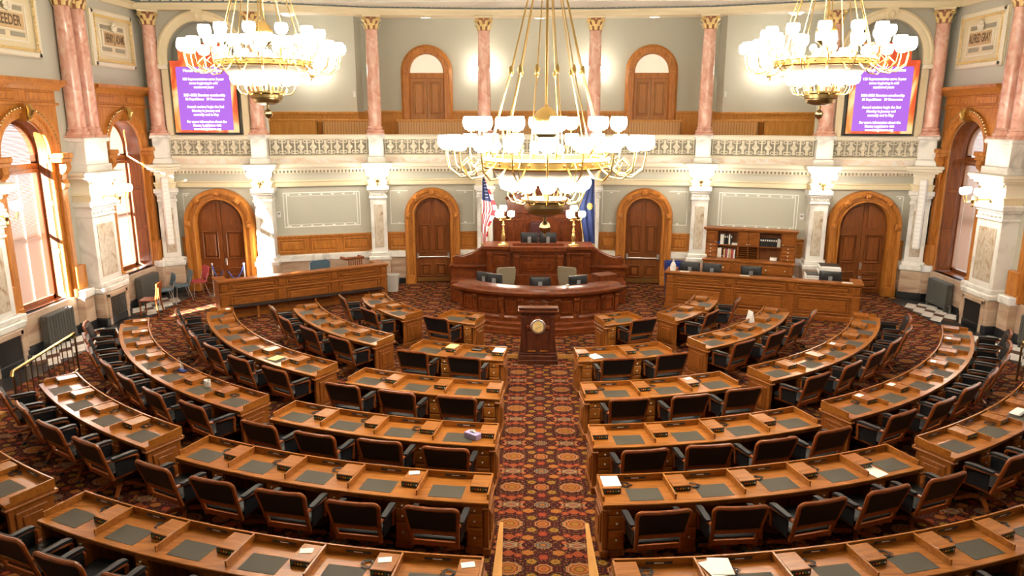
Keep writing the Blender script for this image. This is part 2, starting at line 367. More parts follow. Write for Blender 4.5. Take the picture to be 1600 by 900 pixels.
# ---- back wall, lower storey
wb = thing('wall_back', None, None, kind='structure')
MB().sweep([(-0.6, 0), (-0.35, 0), (-0.35, 3.3), (-0.6, 3.3)], FULL).build('plaster_face', 'plaster', wb)
DOORS = {0: 0.86, 6: 0.86, 2: 0.72, 4: 0.72}            # bay -> half width of the door case at the dado
for i in range(7):
    m, ang, w = bay(i); M = Fr(m.x, m.y, 0, ang); h = w/2 - 0.22
    spans = [(-h, -DOORS[i]), (DOORS[i], h)] if i in DOORS else [(-h, h)]
    if i == 3: spans = []
    for x0, x1 in spans:
        MB(M).box(x0, x1, 0.14, 0.36, 0, 0.2, 0.02).build('black_base', 'black_base', wb)
        MB(M).box(x0, x1, 0.17, 0.36, 0.2, 0.88, 0.01).build('marble_dado', 'marble_dado', wb)
        k = max(1, int((x1-x0)/0.14))
        if k <= 4:
            for j in range(k):
                xa = x0 + (x1-x0)*(j+0.2)/k; MB(M).box(xa, xa+(x1-x0)*0.6/k, 0.155, 0.18, 0.26, 0.78, 0.008).build('flute', 'marble_dado', wb)
        MB(M).box(x0-0.02, x1+0.02, 0.12, 0.36, 0.88, 1.08, 0.015).build('marble_cap', 'marble_white', wb)
        MB(M).box(x0, x1, 0.28, 0.36, 1.08, 1.62, 0.008).box(x0, x1, 0.25, 0.36, 1.60, 1.67, 0.01).build('wainscot', 'trim_oak', wb)
        n = max(1, round((x1-x0)/0.95)); pw = (x1-x0)/n
        for j in range(n):
            a, b = x0+pw*j+0.09, x0+pw*(j+1)-0.09
            MB(M).raised(a, b, 1.15, 1.55, 0.28, 0.035, 0.04).build('wainscot_panel', 'trim_oak', wb)
    # stencilled border on the plaster
    if i not in (3,):
        hx = h-(0.32 if i in (1, 5) else 0.12); zz0, zz1 = 1.92, 2.98
        def strip(a, b, c, d): MB(M).box(a, b, 0.346, 0.352, c, d).build('stencil_line', 'stencil', wb)
        bars = [(-hx, hx)] if i not in DOORS else [(-hx, -DOORS[i]-0.05), (DOORS[i]+0.05, hx)]
        if i in (1, 5):
            for a, b in bars:
                strip(a, b, zz1, zz1+0.03); strip(a, b, zz0, zz0+0.03); strip(a+0.09, b-0.09, zz1-0.09, zz1-0.082); strip(a+0.09, b-0.09, zz0+0.09, zz0+0.098)
            for x in (-hx, hx-0.018, -hx+0.09, hx-0.098): strip(x, x+0.024, zz0, zz1)
        else:
            for a, b in bars:
                strip(a, b, zz1, zz1+0.026); strip(a, b, zz0, zz0+0.026)
            for x in (-hx, hx-0.014): strip(x, x+0.024, zz0, zz1)
        dia = MB().add([(0, 0, -0.03), (0.055, 0, 0), (0, 0, 0.03), (-0.055, 0, 0)], [(0, 1, 2, 3)]).mesh('stencil_diamond', 'stencil', 0) if 'stencil_diamond' not in bpy.data.meshes else bpy.data.meshes['stencil_diamond']
        for a, b in bars:
            nn = max(1, int((b-a)/0.3))
            for j in range(nn):
                for z in (zz1-0.04, zz0+0.05):
                    p = M @ Vector((a+(b-a)*(j+0.5)/nn, 0.345, z)); put('stencil_diamond', dia, wb, p, ang)
# ---- entablature and balustrade of the gallery
ent = thing('trim_1', None, None, kind='structure')
MB().sweep([(-0.45, 3.2), (-0.22, 3.2), (-0.22, 3.27), (-0.20, 3.27), (-0.20, 3.33), (-0.16, 3.35), (-0.16, 3.39), (-0.45, 3.39)], FULL).build('architrave', 'cream', ent)
MB().sweep([(-0.45, 3.39), (-0.24, 3.39), (-0.24, 3.60), (-0.45, 3.60)], FULL).build('frieze', 'plaster_pale', ent)
MB().sweep([(-0.45, 3.60), (-0.18, 3.60), (-0.18, 3.62), (-0.45, 3.62)], FULL).build('fillet', 'cream', ent)
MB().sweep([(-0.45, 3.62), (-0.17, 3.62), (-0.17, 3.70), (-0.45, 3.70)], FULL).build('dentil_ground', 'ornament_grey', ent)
MB().sweep([(-0.45, 3.70), (-0.06, 3.70), (-0.04, 3.75), (0.05, 3.80), (0.07, 3.88), (0.10, 3.90), (0.10, 3.92), (-0.45, 3.92)], FULL).build('cornice', 'cream_pale', ent)
MB().sweep([(-0.35, 3.92), (0.02, 3.92), (0.02, 4.08), (-0.35, 4.08)], FULL).build('marble_band', 'marble_band', ent)
MB().sweep([(-0.35, 4.08), (0.05, 4.08), (0.05, 4.14), (0.0, 4.16), (-0.35, 4.16)], FULL).build('lower_rail', 'cream_pale', ent)
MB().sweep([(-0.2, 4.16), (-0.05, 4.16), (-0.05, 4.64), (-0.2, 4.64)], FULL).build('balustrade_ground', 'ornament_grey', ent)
MB().sweep([(-0.28, 4.62), (0.02, 4.62), (0.06, 4.66), (0.06, 4.72), (0.03, 4.76), (-0.28, 4.76)], FULL).build('hand_rail', 'cream_pale', ent)
dm = MB().box(-0.028, 0.028, 0.05, 0.2, 3.625, 3.695)
dent = dm.mesh('dentil', 'cream_pale', 0)
om = MB()
for sg in (-1, 1):
    om.lathe([(0.0, 0.0), (0.05, 0.015), (0.0, 0.03)], 8, 0, 0)
om = MB()
om.poly([(-0.045, 4.20), (0.045, 4.20), (0.03, 4.30), (0.05, 4.34), (0.10, 4.38), (0.10, 4.42), (0.05, 4.46), (0.03, 4.50), (0.045, 4.60), (-0.045, 4.60), (-0.03, 4.50), (-0.05, 4.46), (-0.10, 4.42), (-0.10, 4.38), (-0.05, 4.34), (-0.03, 4.30)], -0.01, 0.06)
for sg in (-1, 1):
    for zz in (4.24, 4.56):
        om.tube([(sg*0.16, 0.01, zz+0.03), (sg*0.09, 0.01, zz+0.045), (sg*0.07, 0.01, zz), (sg*0.10, 0.01, zz-0.035), (sg*0.16, 0.01, zz-0.03)], 0.016, 5)
    om.poly([(sg*0.17-0.012, 4.18), (sg*0.17+0.012, 4.18), (sg*0.17+0.012, 4.62), (sg*0.17-0.012, 4.62)], 0.0, 0.06)
om.lathe([(0.0, 4.35), (0.06, 4.37), (0.075, 4.40), (0.06, 4.43), (0.0, 4.45)], 8, 0, 0.0)
orn = om.mesh('ornament', 'cream_pale')
for i in range(7):
    m, ang, w = bay(i); M = Fr(m.x, m.y, 0, ang); x0, x1 = -w/2+0.27, w/2-0.27
    n = round((x1-x0)/0.36)
    for j in range(n): put('baluster_ornament', orn, ent, M @ Vector((x0+(x1-x0)*(j+0.5)/n, 0, 0)), ang)
    d = MB(M); n = int((w-0.6)/0.105)
    for j in range(n):
        xc = -(w-0.6)/2 + (w-0.6)*(j+0.5)/n; d.box(xc-0.026, xc+0.026, 0.06, 0.2, 3.625, 3.70)
    d.build('dentil_band', 'cream_pale', ent, smooth=0, kind='stuff')
# ---- great beam over the columns
bm = thing('trim_2', None, None, kind='structure')
MB().sweep([(-0.3, 8.23), (0.19, 8.23), (0.19, 8.29), (0.205, 8.29), (0.205, 8.35), (0.23, 8.38), (0.23, 8.41), (-0.3, 8.41)], FULL).build('architrave', 'cream', bm)
MB().sweep([(-0.3, 8.41), (0.20, 8.41), (0.20, 8.43), (0.18, 8.43), (0.18, 8.98), (-0.3, 8.98)], FULL).build('frieze', 'frieze_blue', bm)
MB().sweep([(-0.3, 8.76), (0.24, 8.76), (0.40, 8.95), (0.40, 9.05), (-0.3, 9.05)], FULL).build('cornice', 'cream', bm)
MB().sweep([(-0.3, 9.0), (0.2, 9.0), (0.2, 11.0), (-0.3, 11.0)], FULL).build('upper_wall', 'plaster_pale', bm)
sp = MB(); pts = []
for t in range(15):
    a = -0.5 + t*0.42; r = 0.105*(1-t/17.0); pts.append((r*math.cos(a)*0.95, 0, r*math.sin(a)))
sp.tube([(-0.20, 0, -0.10), (-0.12, 0, -0.085), (-0.02, 0, -0.09)] + [(p[0], 0, p[2]) for p in pts[0:]], [0.03, 0.034, 0.034] + [0.034-0.0014*t for t in range(15)], 5)
sp.tube([(-0.22, 0, -0.08), (-0.17, 0, 0.0), (-0.10, 0, 0.09), (0.0, 0, 0.115)], 0.022, 5)
scr = sp.mesh('wave_scroll', 'cream_pale')
for i in range(7):
    m, ang, w = bay(i); M = Fr(m.x, m.y, 0, ang); n = round(w/0.30)
    for j in range(n): put('wave_scroll', scr, bm, M @ Vector((-w/2+w*(j+0.5)/n, -0.185, 8.575)), ang)
# ---- gallery behind the columns
wg = thing('wall_gallery', None, None, kind='structure')
GY, GS = 25.35, 24.5
MB().box(-5.95, 5.95, GY, GY+0.1, 4, 8.6).build('plaster_face', 'plaster', wg)
for s in (-1, 1):
    MB().box(s*5.95, s*12.5, GS, GS+0.1, 4, 8.6).build('plaster_face', 'plaster_pale', wg)
    MB().box(s*5.948, s*6.05, GS+0.004, GY+0.1, 4, 8.6).build('plaster_return', 'plaster', wg)
    MB().box(s*5.9, s*9.0, GS-0.04, GS, 4, 5.38).box(s*5.9, s*9.0, GS-0.07, GS, 5.38, 5.46, 0.01).build('wainscot', 'gallery_oak', wg)
    MB().box(s*5.90, s*5.95, GS-0.05, GY, 4, 5.46).build('wainscot_return', 'gallery_oak', wg)
    MB().box(s*4.6, s*5.9, GY-0.04, GY, 4, 5.42).box(s*4.6, s*5.9, GY-0.08, GY, 5.42, 5.50, 0.01).build('wainscot', 'gallery_oak', wg)
MB().box(-2.9, 2.9, GY-0.04, GY, 4, 5.42).box(-2.9, 2.9, GY-0.08, GY, 5.42, 5.50, 0.01).build('wainscot', 'gallery_oak', wg)
MB().slab([(-12.5, 21.9), (12.5, 21.9), (12.5, 25.6), (-12.5, 25.6)], 8.46, 8.6).build('soffit', 'ceiling_paint', wg)
MB().slab([(-12.5, 22.0), (-8.2, 22.1), (-5, 23.2), (5, 23.2), (8.2, 22.1), (12.5, 22.0), (12.5, 25.6), (-12.5, 25.6)], 3.95, 4.05).build('gallery_floor', 'gallery_oak', wg)
# gallery end bays: arched niches that hold the screens
for i, s in ((0, -1), (6, 1)):
    m, ang, w = bay(i); M = Fr(m.x, m.y, 0, ang); nz = 6.95; nr = 1.02
    pts = [(-1.7, 4.7), (-nr, 4.7), (-nr, nz)] + [(nr*math.cos(PI-a*PI/20), nz+nr*math.sin(PI-a*PI/20)) for a in range(1, 20)] + [(nr, nz), (nr, 4.7), (1.7, 4.7), (1.7, 8.4), (-1.7, 8.4)]
    MB(M).poly(pts, 0.05, 0.25).build('niche_wall', 'plaster', wg)
    MB(M).box(-1.5, 1.5, 0.5, 0.55, 4.5, 8.4).build('niche_back', 'plaster', wg)
    MB(M).arch([(0, 0.05), (0, -0.02), (0.05, -0.05), (0.16, -0.06), (0.2, -0.1), (0.26, -0.08), (0.26, 0.05)], 0, nz, nr, 6.75).build('niche_arch', 'cream', wg)
    for q in (-1, 1):
        MB(M).box(q*(nr-0.01), q*(nr+0.28), -0.09, 0.06, 6.62, 6.75, 0.015).build('impost', 'cream_pale', wg)
        MB(M).box(q*nr, q*(nr+0.2), -0.04, 0.06, 4.75, 6.62, 0.01).build('niche_pilaster', 'cream', wg)
    k = MB(M); k.poly([(-0.10, nz+nr-0.04), (0.10, nz+nr-0.04), (0.16, nz+nr+0.27), (-0.16, nz+nr+0.27)], -0.17, 0.05); k.ball((0, -0.17, nz+nr+0.10), 0.085, 10, 6, 1.25)
    k.build('keystone', 'cream', wg)
# ---- side walls with window openings
WINY = [20.4, 16.3, 12.2]; PIERY = [18.35, 14.25, 10.15]
OW, OSILL, OSPR = 0.82, 0.92, 4.38
def sideframe(s, y, x=WX): return Fr(s*x, y, 0, -s*PI/2)
for s in (-1, 1):
    ws = thing('wall_left' if s < 0 else 'wall_right', None, None, kind='structure')
    for k, y in enumerate(WINY):
        M = sideframe(s, y); hw = 2.05
        pts = [(-hw, 0), (hw, 0), (hw, 11), (-hw, 11)]
        arc = [(OW*math.cos(a*PI/20), OSPR+OW*math.sin(a*PI/20)) for a in range(21)]
        w = MB(M)
        w.poly([(-hw, 0), (hw, 0), (hw, OSILL), (-hw, OSILL)], 0, 0.1)
        w.poly([(-hw, OSILL), (-OW, OSILL), (-OW, OSPR), (-hw, OSPR)], 0, 0.1); w.poly([(OW, OSILL), (hw, OSILL), (hw, OSPR), (OW, OSPR)], 0, 0.1)
        w.poly([(OW, OSPR), (hw, OSPR), (hw, 11), (0, 11)] + arc[10:0:-1], 0, 0.1)
        w.poly([(0, 11), (-hw, 11), (-hw, OSPR), (-OW, OSPR)] + arc[19:9:-1], 0, 0.1)
        w.build('plaster_face', 'plaster_pale', ws, smooth=0)
    MB().box(s*WX, s*(WX+0.1), -2, 12.2-2.05, 0, 11).build('plaster_face', 'plaster_pale', ws)
    MB().box(s*WX, s*(WX+0.1), 22.4, 25.6, 0, 11).build('plaster_face', 'plaster_pale', ws)
    MB().sweep([(-0.1, 8.23), (0.12, 8.23), (0.12, 8.36), (0.2, 8.40), (0.2, 8.43), (-0.1, 8.43)], [(s*WX, 21.9), (s*WX, 8)] if s > 0 else [(s*WX, 8), (s*WX, 21.9)]).build('architrave', 'cream', ws)
    # dado pieces beside the piers
    for y0, y1 in ((19.0, 19.3), (21.25, 21.7), (17.3, 17.7), (14.9, 15.15)):
        MB().box(s*(WX-0.32), s*WX, y0, y1, 0, 0.22, 0.02).build('black_base', 'black_base', ws)
        MB().box(s*(WX-0.30), s*WX, y0, y1, 0.22, 0.86, 0.01).build('marble_dado', 'marble_dado', ws)
        MB().box(s*(WX-0.34), s*WX, y0-0.02, y1+0.02, 0.86, 1.06, 0.015).build('marble_cap', 'marble_white', ws)
        MB().box(s*(WX-0.2), s*WX, y0, y1, 1.06, 1.66, 0.015).build('wainscot', 'trim_oak', ws)
    for k, y in enumerate(WINY[:2]):
        MB().box(s*(WX-0.1), s*WX, y-1.0, y+1.0, 0.0, OSILL, 0.01).build('marble_dado', 'marble_dado', ws)
        MB().box(s*(WX-0.16), s*WX, y-1.25, y+1.25, 0.0, 0.2, 0.02).build('black_base', 'black_base', ws)
# ---- windows
def window(idx, s, y):
    t = thing('window_%d' % idx, None, None, (s*WX, y, 0), -s*PI/2, kind='structure')
    o = MB(); RD = 0.39 if (s < 0 and 14 < y < 18) else 0.56   # panelled reveal
    o.arch([(-0.006, 0.0), (-0.006, RD), (0.05, RD), (0.05, 0.101), (-0.003, 0.101), (-0.003, 0.0)], 0, OSPR, OW, OSILL, 20); o.build('reveal', 'door_oak', t)
    for q in (-1, 1):
        for z0, z1 in ((1.05, 2.05), (2.15, 3.2), (3.3, 4.2)):
            MB().box(q*(OW-0.025), q*OW, 0.04, RD-0.22, z0, z1, 0.012).build('reveal_panel', 'door_oak', t)
    MB().box(-OW, OW, 0.0, RD, OSILL-0.06, OSILL, 0.01).box(-OW-0.1, OW+0.1, -0.08, 0.04, OSILL-0.09, OSILL, 0.015).build('sill', 'door_oak', t)
    for q in (-1, 1):
        MB().box(q*(OW-0.004), q*(OW+0.13), -0.06, -0.002, OSILL, 4.25, 0.01).box(q*(OW+0.13), q*(OW+0.36), -0.14, 0.02, OSILL, 4.0, 0.02).build('casing', 'trim_oak', t)
        MB().box(q*(OW+0.17), q*(OW+0.32), -0.155, -0.12, 1.2, 3.3, 0.012).build('casing_panel', 'trim_oak', t)
        MB().box(q*(OW+0.1), q*(OW+0.40), -0.17, 0.02, OSILL-0.02, 1.12, 0.02).build('plinth_block', 'trim_oak', t)
        b = MB(); prof = [(0.0, 4.2), (-0.30, 4.2), (-0.32, 4.08), (-0.27, 3.98), (-0.20, 3.93), (-0.17, 3.80), (-0.22, 3.70), (-0.20, 3.60), (-0.14, 3.55), (0.0, 3.55)]
        x0, x1 = q*(OW+0.14), q*(OW+0.34)
        b.loops([[(x0, yy, z) for yy, z in prof], [(x1, yy, z) for yy, z in prof]]); b.build('bracket', 'trim_oak', t)
        MB().box(q*(OW+0.02), q*(OW+0.42), -0.30, 0.02, 4.2, 4.30, 0.015).box(q*(OW+0.02), q*(OW+0.44), -0.34, 0.02, 4.30, 4.42, 0.02).build('impost', 'trim_oak', t)
    o = MB(); o.arch([(0.0, 0.0), (0.0, -0.08), (0.10, -0.10), (0.13, -0.16), (0.22, -0.16), (0.26, -0.10), (0.26, 0.0)], 0, OSPR+0.02, OW, None, 22); o.build('arch_moulding', 'trim_oak', t)
    bd = MB()
    for k in range(33):
        a = PI*(k+0.5)/33; bd.ball((1.06*math.cos(a)*(OW+0.24)/1.06, -0.15, OSPR+0.02+(OW+0.24)*math.sin(a)), 0.028, 6, 4)
    bd.build('bead_moulding', 'brass_dark', t, kind='stuff')
    hw = OW+0.42
    pts = [(OW, OSPR+0.02), (hw, OSPR+0.02), (hw, 5.7), (0, 5.7)] + [(OW*math.cos(a*PI/20), OSPR+0.02+OW*math.sin(a*PI/20)) for a in range(10, 0, -1)]
    MB().poly(pts, -0.07, 0.02).build('spandrel', 'trim_oak', t)
    MB().poly([(-x, z) for x, z in pts][::-1], -0.07, 0.02).build('spandrel', 'trim_oak', t)
    MB().box(-hw-0.04, hw+0.04, -0.14, 0.02, 5.52, 5.58, 0.01).build('fillet', 'trim_oak', t)
    MB().box(-hw+0.02, hw-0.02, -0.10, 0.02, 5.58, 5.86, 0.01).build('frieze', 'trim_oak', t)
    for q in (-1, 1): MB().box(q*0.22, q*(hw-0.1), -0.125, -0.09, 5.63, 5.81, 0.015).build('frieze_panel', 'trim_oak', t)
    path = [(-hw, 0), (hw, 0)]
    MB().sweep([(-0.02, 5.86), (0.12, 5.86), (0.15, 5.92), (0.26, 5.98), (0.32, 6.02), (0.32, 6.10), (-0.02, 6.10)], [(-hw-0.15, 0), (hw+0.15, 0)]).build('cornice', 'trim_oak', t)
    k = MB(); zz = OSPR+OW
    k.poly([(-0.07, zz-0.04), (0.07, zz-0.04), (0.11, zz+0.34), (-0.11, zz+0.34)], -0.24, 0.0); k.tube([(0, -0.26, zz+0.3), (0, -0.31, zz+0.2), (0, -0.27, zz+0.08), (0, -0.30, zz+0.0)], [0.05, 0.07, 0.05, 0.04], 8)
    k.build('keystone', 'brass', t)
    gy = 0.33 if (s < 0 and 14 < y < 18) else 0.50
    f = MB(); f.box(-OW, -OW+0.09, gy-0.05, gy+0.05, OSILL, OSPR).box(OW-0.09, OW, gy-0.05, gy+0.05, OSILL, OSPR).box(-OW, OW, gy-0.05, gy+0.05, OSILL, OSILL+0.1).box(-OW, OW, gy-0.06, gy+0.06, 4.06, 4.2, 0.01).box(-OW, OW, gy-0.04, gy+0.04, 2.5, 2.56)
    f.arch([(-0.09, gy-0.05), (-0.09, gy+0.05), (0, gy+0.05), (0, gy-0.05)], 0, OSPR, OW, 4.2, 16); f.build('sash', 'door_oak', t)
    MB().box(-OW+0.08, OW-0.08, gy+0.02, gy+0.026, OSILL+0.08, 4.1).build('pane', 'window_glass', t)
    MB().poly([(-OW+0.08, 4.16), (OW-0.08, 4.16)] + [((OW-0.08)*math.cos(a*PI/16), OSPR+(OW-0.08)*math.sin(a*PI/16)) for a in range(17)], gy+0.02, gy+0.026).build('pane', 'window_glass', t)
    tilt = (0.54 if 14 < y < 18 else -0.98) if s < 0 else 0.62
    b = MB(); n = 92; z0, z1 = OSILL+0.14, 4.04
    for j in range(n):
        z = z0+(z1-z0)*(j+0.5)/n; dz = math.sin(tilt)*0.022; dy = math.cos(tilt)*0.022
        b.add([(-OW+0.1, gy-0.08-dy, z-dz), (OW-0.1, gy-0.08-dy, z-dz), (OW-0.1, gy-0.08+dy, z+dz), (-OW+0.1, gy-0.08+dy, z+dz)], [(0, 1, 2, 3)])
    for j in range(26):
        z = 4.24+(OSPR+OW-0.12-4.24)*(j+0.5)/26; dz = math.sin(tilt)*0.022; dy = math.cos(tilt)*0.022; hx = OW-0.1 if z < OSPR else math.sqrt(max(0.01, (OW-0.1)**2-(z-OSPR)**2))
        b.add([(-hx, gy-0.08-dy, z-dz), (hx, gy-0.08-dy, z-dz), (hx, gy-0.08+dy, z+dz), (-hx, gy-0.08+dy, z+dz)], [(0, 1, 2, 3)])
    b.build('blind_slats', 'blind', t, smooth=0, kind='stuff')
    for x in (-0.5, 0.0, 0.5): MB().box(x-0.012, x+0.012, gy-0.106, gy-0.104, z0, z1).build('blind_tape', 'white', t)
    MB().box(-OW+0.09, OW-0.09, gy-0.12, gy-0.05, 3.98, 4.06, 0.01).build('blind_headrail', 'door_oak', t)
    return t
m_, nt_, b_ = nodes_of('blind')
b_.inputs['Base Color'].default_value = (0.50, 0.34, 0.26, 1); b_.inputs['Roughness'].default_value = 0.6
tl_ = N(nt_, 'ShaderNodeBsdfTranslucent'); tl_.inputs[0].default_value = (0.7, 0.45, 0.34, 1); mx_ = N(nt_, 'ShaderNodeMixShader'); mx_.inputs[0].default_value = 0.06
nt_.links.new(b_.outputs[0], mx_.inputs[1]); nt_.links.new(tl_.outputs[0], mx_.inputs[2]); nt_.links.new(mx_.outputs[0], nt_.nodes['Material Output'].inputs[0])
m_, nt_, b_ = nodes_of('window_glass')
tr_ = N(nt_, 'ShaderNodeBsdfTransparent'); tr_.inputs[0].default_value = (0.97, 0.98, 0.98, 1); gl_ = N(nt_, 'ShaderNodeBsdfGlossy'); gl_.inputs[1].default_value = 0.05; mx_ = N(nt_, 'ShaderNodeMixShader'); mx_.inputs[0].default_value = 0.06
nt_.links.new(tr_.outputs[0], mx_.inputs[1]); nt_.links.new(gl_.outputs[0], mx_.inputs[2]); nt_.links.new(mx_.outputs[0], nt_.nodes['Material Output'].inputs[0])
wi = 1
for s in (-1, 1):
    for y in WINY: window(wi, s, y); wi += 1
# ---- named plaques over the windows
def plaque(s, y, words, label):
    t = thing('name_plaque', label, 'plaque', (s*WX, y, 7.28), -s*PI/2, 'name plaques over the windows')
    MB().box(-1.02, 1.02, -0.04, 0, -0.72, 0.72, 0.01).build('backing', 'cream', t)
    for (x0, x1, z0, z1) in ((-1.0, 1.0, 0.58, 0.72), (-1.0, 1.0, -0.72, -0.58), (-1.02, -0.86, -0.72, 0.72), (0.86, 1.02, -0.72, 0.72)):
        MB().box(x0, x1, -0.10, -0.03, z0, z1, 0.03).build('frame', 'cream_pale', t)
    b = MB()
    for k in range(26):
        x = -0.9+1.8*k/25
        for z in (-0.56, 0.56): b.ball((x, -0.10, z), 0.034, 6, 4)
    for k in range(15):
        z = -0.5+1.0*k/14
        for x in (-0.87, 0.87): b.ball((x, -0.10, z), 0.034, 6, 4)
    b.build('bead_moulding', 'gilt', t, kind='stuff')
    for q in (-1, 1):
        for zz in (0.26, -0.30):
            MB().box(q*0.08, q*0.55, -0.05, -0.03, zz, zz+0.10, 0.008).build('recess', 'ornament_grey', t)
    for (x0, x1, z0, z1) in ((-0.62, 0.62, 0.38, 0.42), (-0.62, 0.62, -0.42, -0.36), (-0.64, -0.6, -0.4, 0.4), (0.6, 0.64, -0.4, 0.4)):
        MB().box(x0, x1, -0.07, -0.03, z0, z1, 0.01).build('inner_frame', 'cream_pale', t)
    MB().box(-0.53, 0.53, -0.09, -0.03, -0.18, 0.22, 0.015).build('tablet_rim', 'cream_pale', t)
    MB().box(-0.49, 0.49, -0.10, -0.03, -0.15, 0.19, 0.005).build('tablet', 'plaque_tan', t)
    f = MB()
    for k in range(8):
        a = k*PI/4; f.ball((0.09*math.cos(a), -0.11, 0.33+0.09*math.sin(a)), 0.045, 6, 4)
    f.ball((0, -0.13, 0.33), 0.05, 8, 5); f.build('rosette', 'cream_pale', t, kind='stuff')
    text('lettering', words, 0.24, 'letter_dark', t, (0, -0.103, 0.02), bold=0.004, sx={6: 0.92, 14: 0.50, 11: 0.60}.get(len(words), 0.8)).scale.y = 1.3
plaque(-1, 20.4, 'HENRY J. ADAMS', 'cream plaster plaque lettered HENRY J. ADAMS above a window')
plaque(-1, 16.3, 'REEDER', 'cream plaster plaque lettered REEDER above a window')
plaque(1, 20.4, 'ALFRED GRAY', 'cream plaster plaque lettered ALFRED GRAY above a window')
# ---- columns and pilasters
cb = MB()
for z0, z1, hw in ((0, 0.06, 0.27),): cb.box(-hw, hw, -hw, hw, z0, z1, 0.008)
cb.lathe([(0.0, 0.06), (0.255, 0.06), (0.27, 0.10), (0.25, 0.14), (0.22, 0.15), (0.215, 0.18), (0.235, 0.21), (0.215, 0.24), (0.20, 0.26), (0.0, 0.26)], 20)
COLB = cb.mesh('column_base', 'marble_pink')
COLS = MB().lathe([(0.2, 0.26), (0.2, 0.9), (0.188, 2.2), (0.172, 3.02), (0.185, 3.04), (0.185, 3.06)], 20).mesh('column_shaft', 'marble_pink')
cg = MB(); cg.lathe([(0.17, 3.05), (0.195, 3.06), (0.18, 3.09), (0.175, 3.2), (0.2, 3.35), (0.25, 3.42), (0.0, 3.42)], 16)
COLG = cg.mesh('capital_bell', 'gilt_ground'); cc = MB()
for tier, (n, z, h_, out) in enumerate(((8, 3.07, 0.16, 0.075), (8, 3.18, 0.17, 0.11))):
    for k in range(n):
        a = 2*PI*(k+0.5*tier)/n; d = Vector((math.cos(a), math.sin(a), 0)); e = Vector((-math.sin(a), math.cos(a), 0)); r0 = 0.175
        rings = []
        for tt, rr, ww in ((0, 0.015, 0.042), (0.5, 0.03, 0.05), (0.85, 0.02+out*0.6, 0.055), (1.0, 0.02+out, 0.03), (0.9, 0.03+out, 0.015)):
            p = d*(r0+rr); zz = z+h_*tt
            rings.append([tuple(p+e*ww+Vector((0, 0, zz))), tuple(p+d*0.018+Vector((0, 0, zz))), tuple(p-e*ww+Vector((0, 0, zz)))])
        cc.loops(rings)
for k in range(4):
    a = PI/4+k*PI/2; c = Vector((0.27*math.cos(a), 0.27*math.sin(a), 3.35)); d = Vector((math.cos(a), math.sin(a), 0))
    cc.tube([tuple(c + d*(0.055*math.cos(t*0.8)*(1-t*0.1)) + Vector((0, 0, 0.055*math.sin(t*0.8)*(1-t*0.1)))) for t in range(8)], 0.03, 6)
    cc.ball((0.235*math.cos(k*PI/2), 0.215*math.sin(k*PI/2), 3.39), 0.03, 6, 4)
COLC = cc.mesh('column_capital', 'gilt')
ab = MB(); ab.box(-0.27, 0.27, -0.27, 0.27, 3.41, 3.48, 0.015); COLA = ab.mesh('column_abacus', 'cream')
def column(x, y, ang, label, z=4.76):
    t = thing('marble_column', label, 'column', (x, y, z), ang, 'rose marble columns of the gallery', 'thing')
    put('base', COLB, t); put('shaft', COLS, t); put('capital', COLC, t); put('capital_bell', COLG, t); put('abacus', COLA, t)
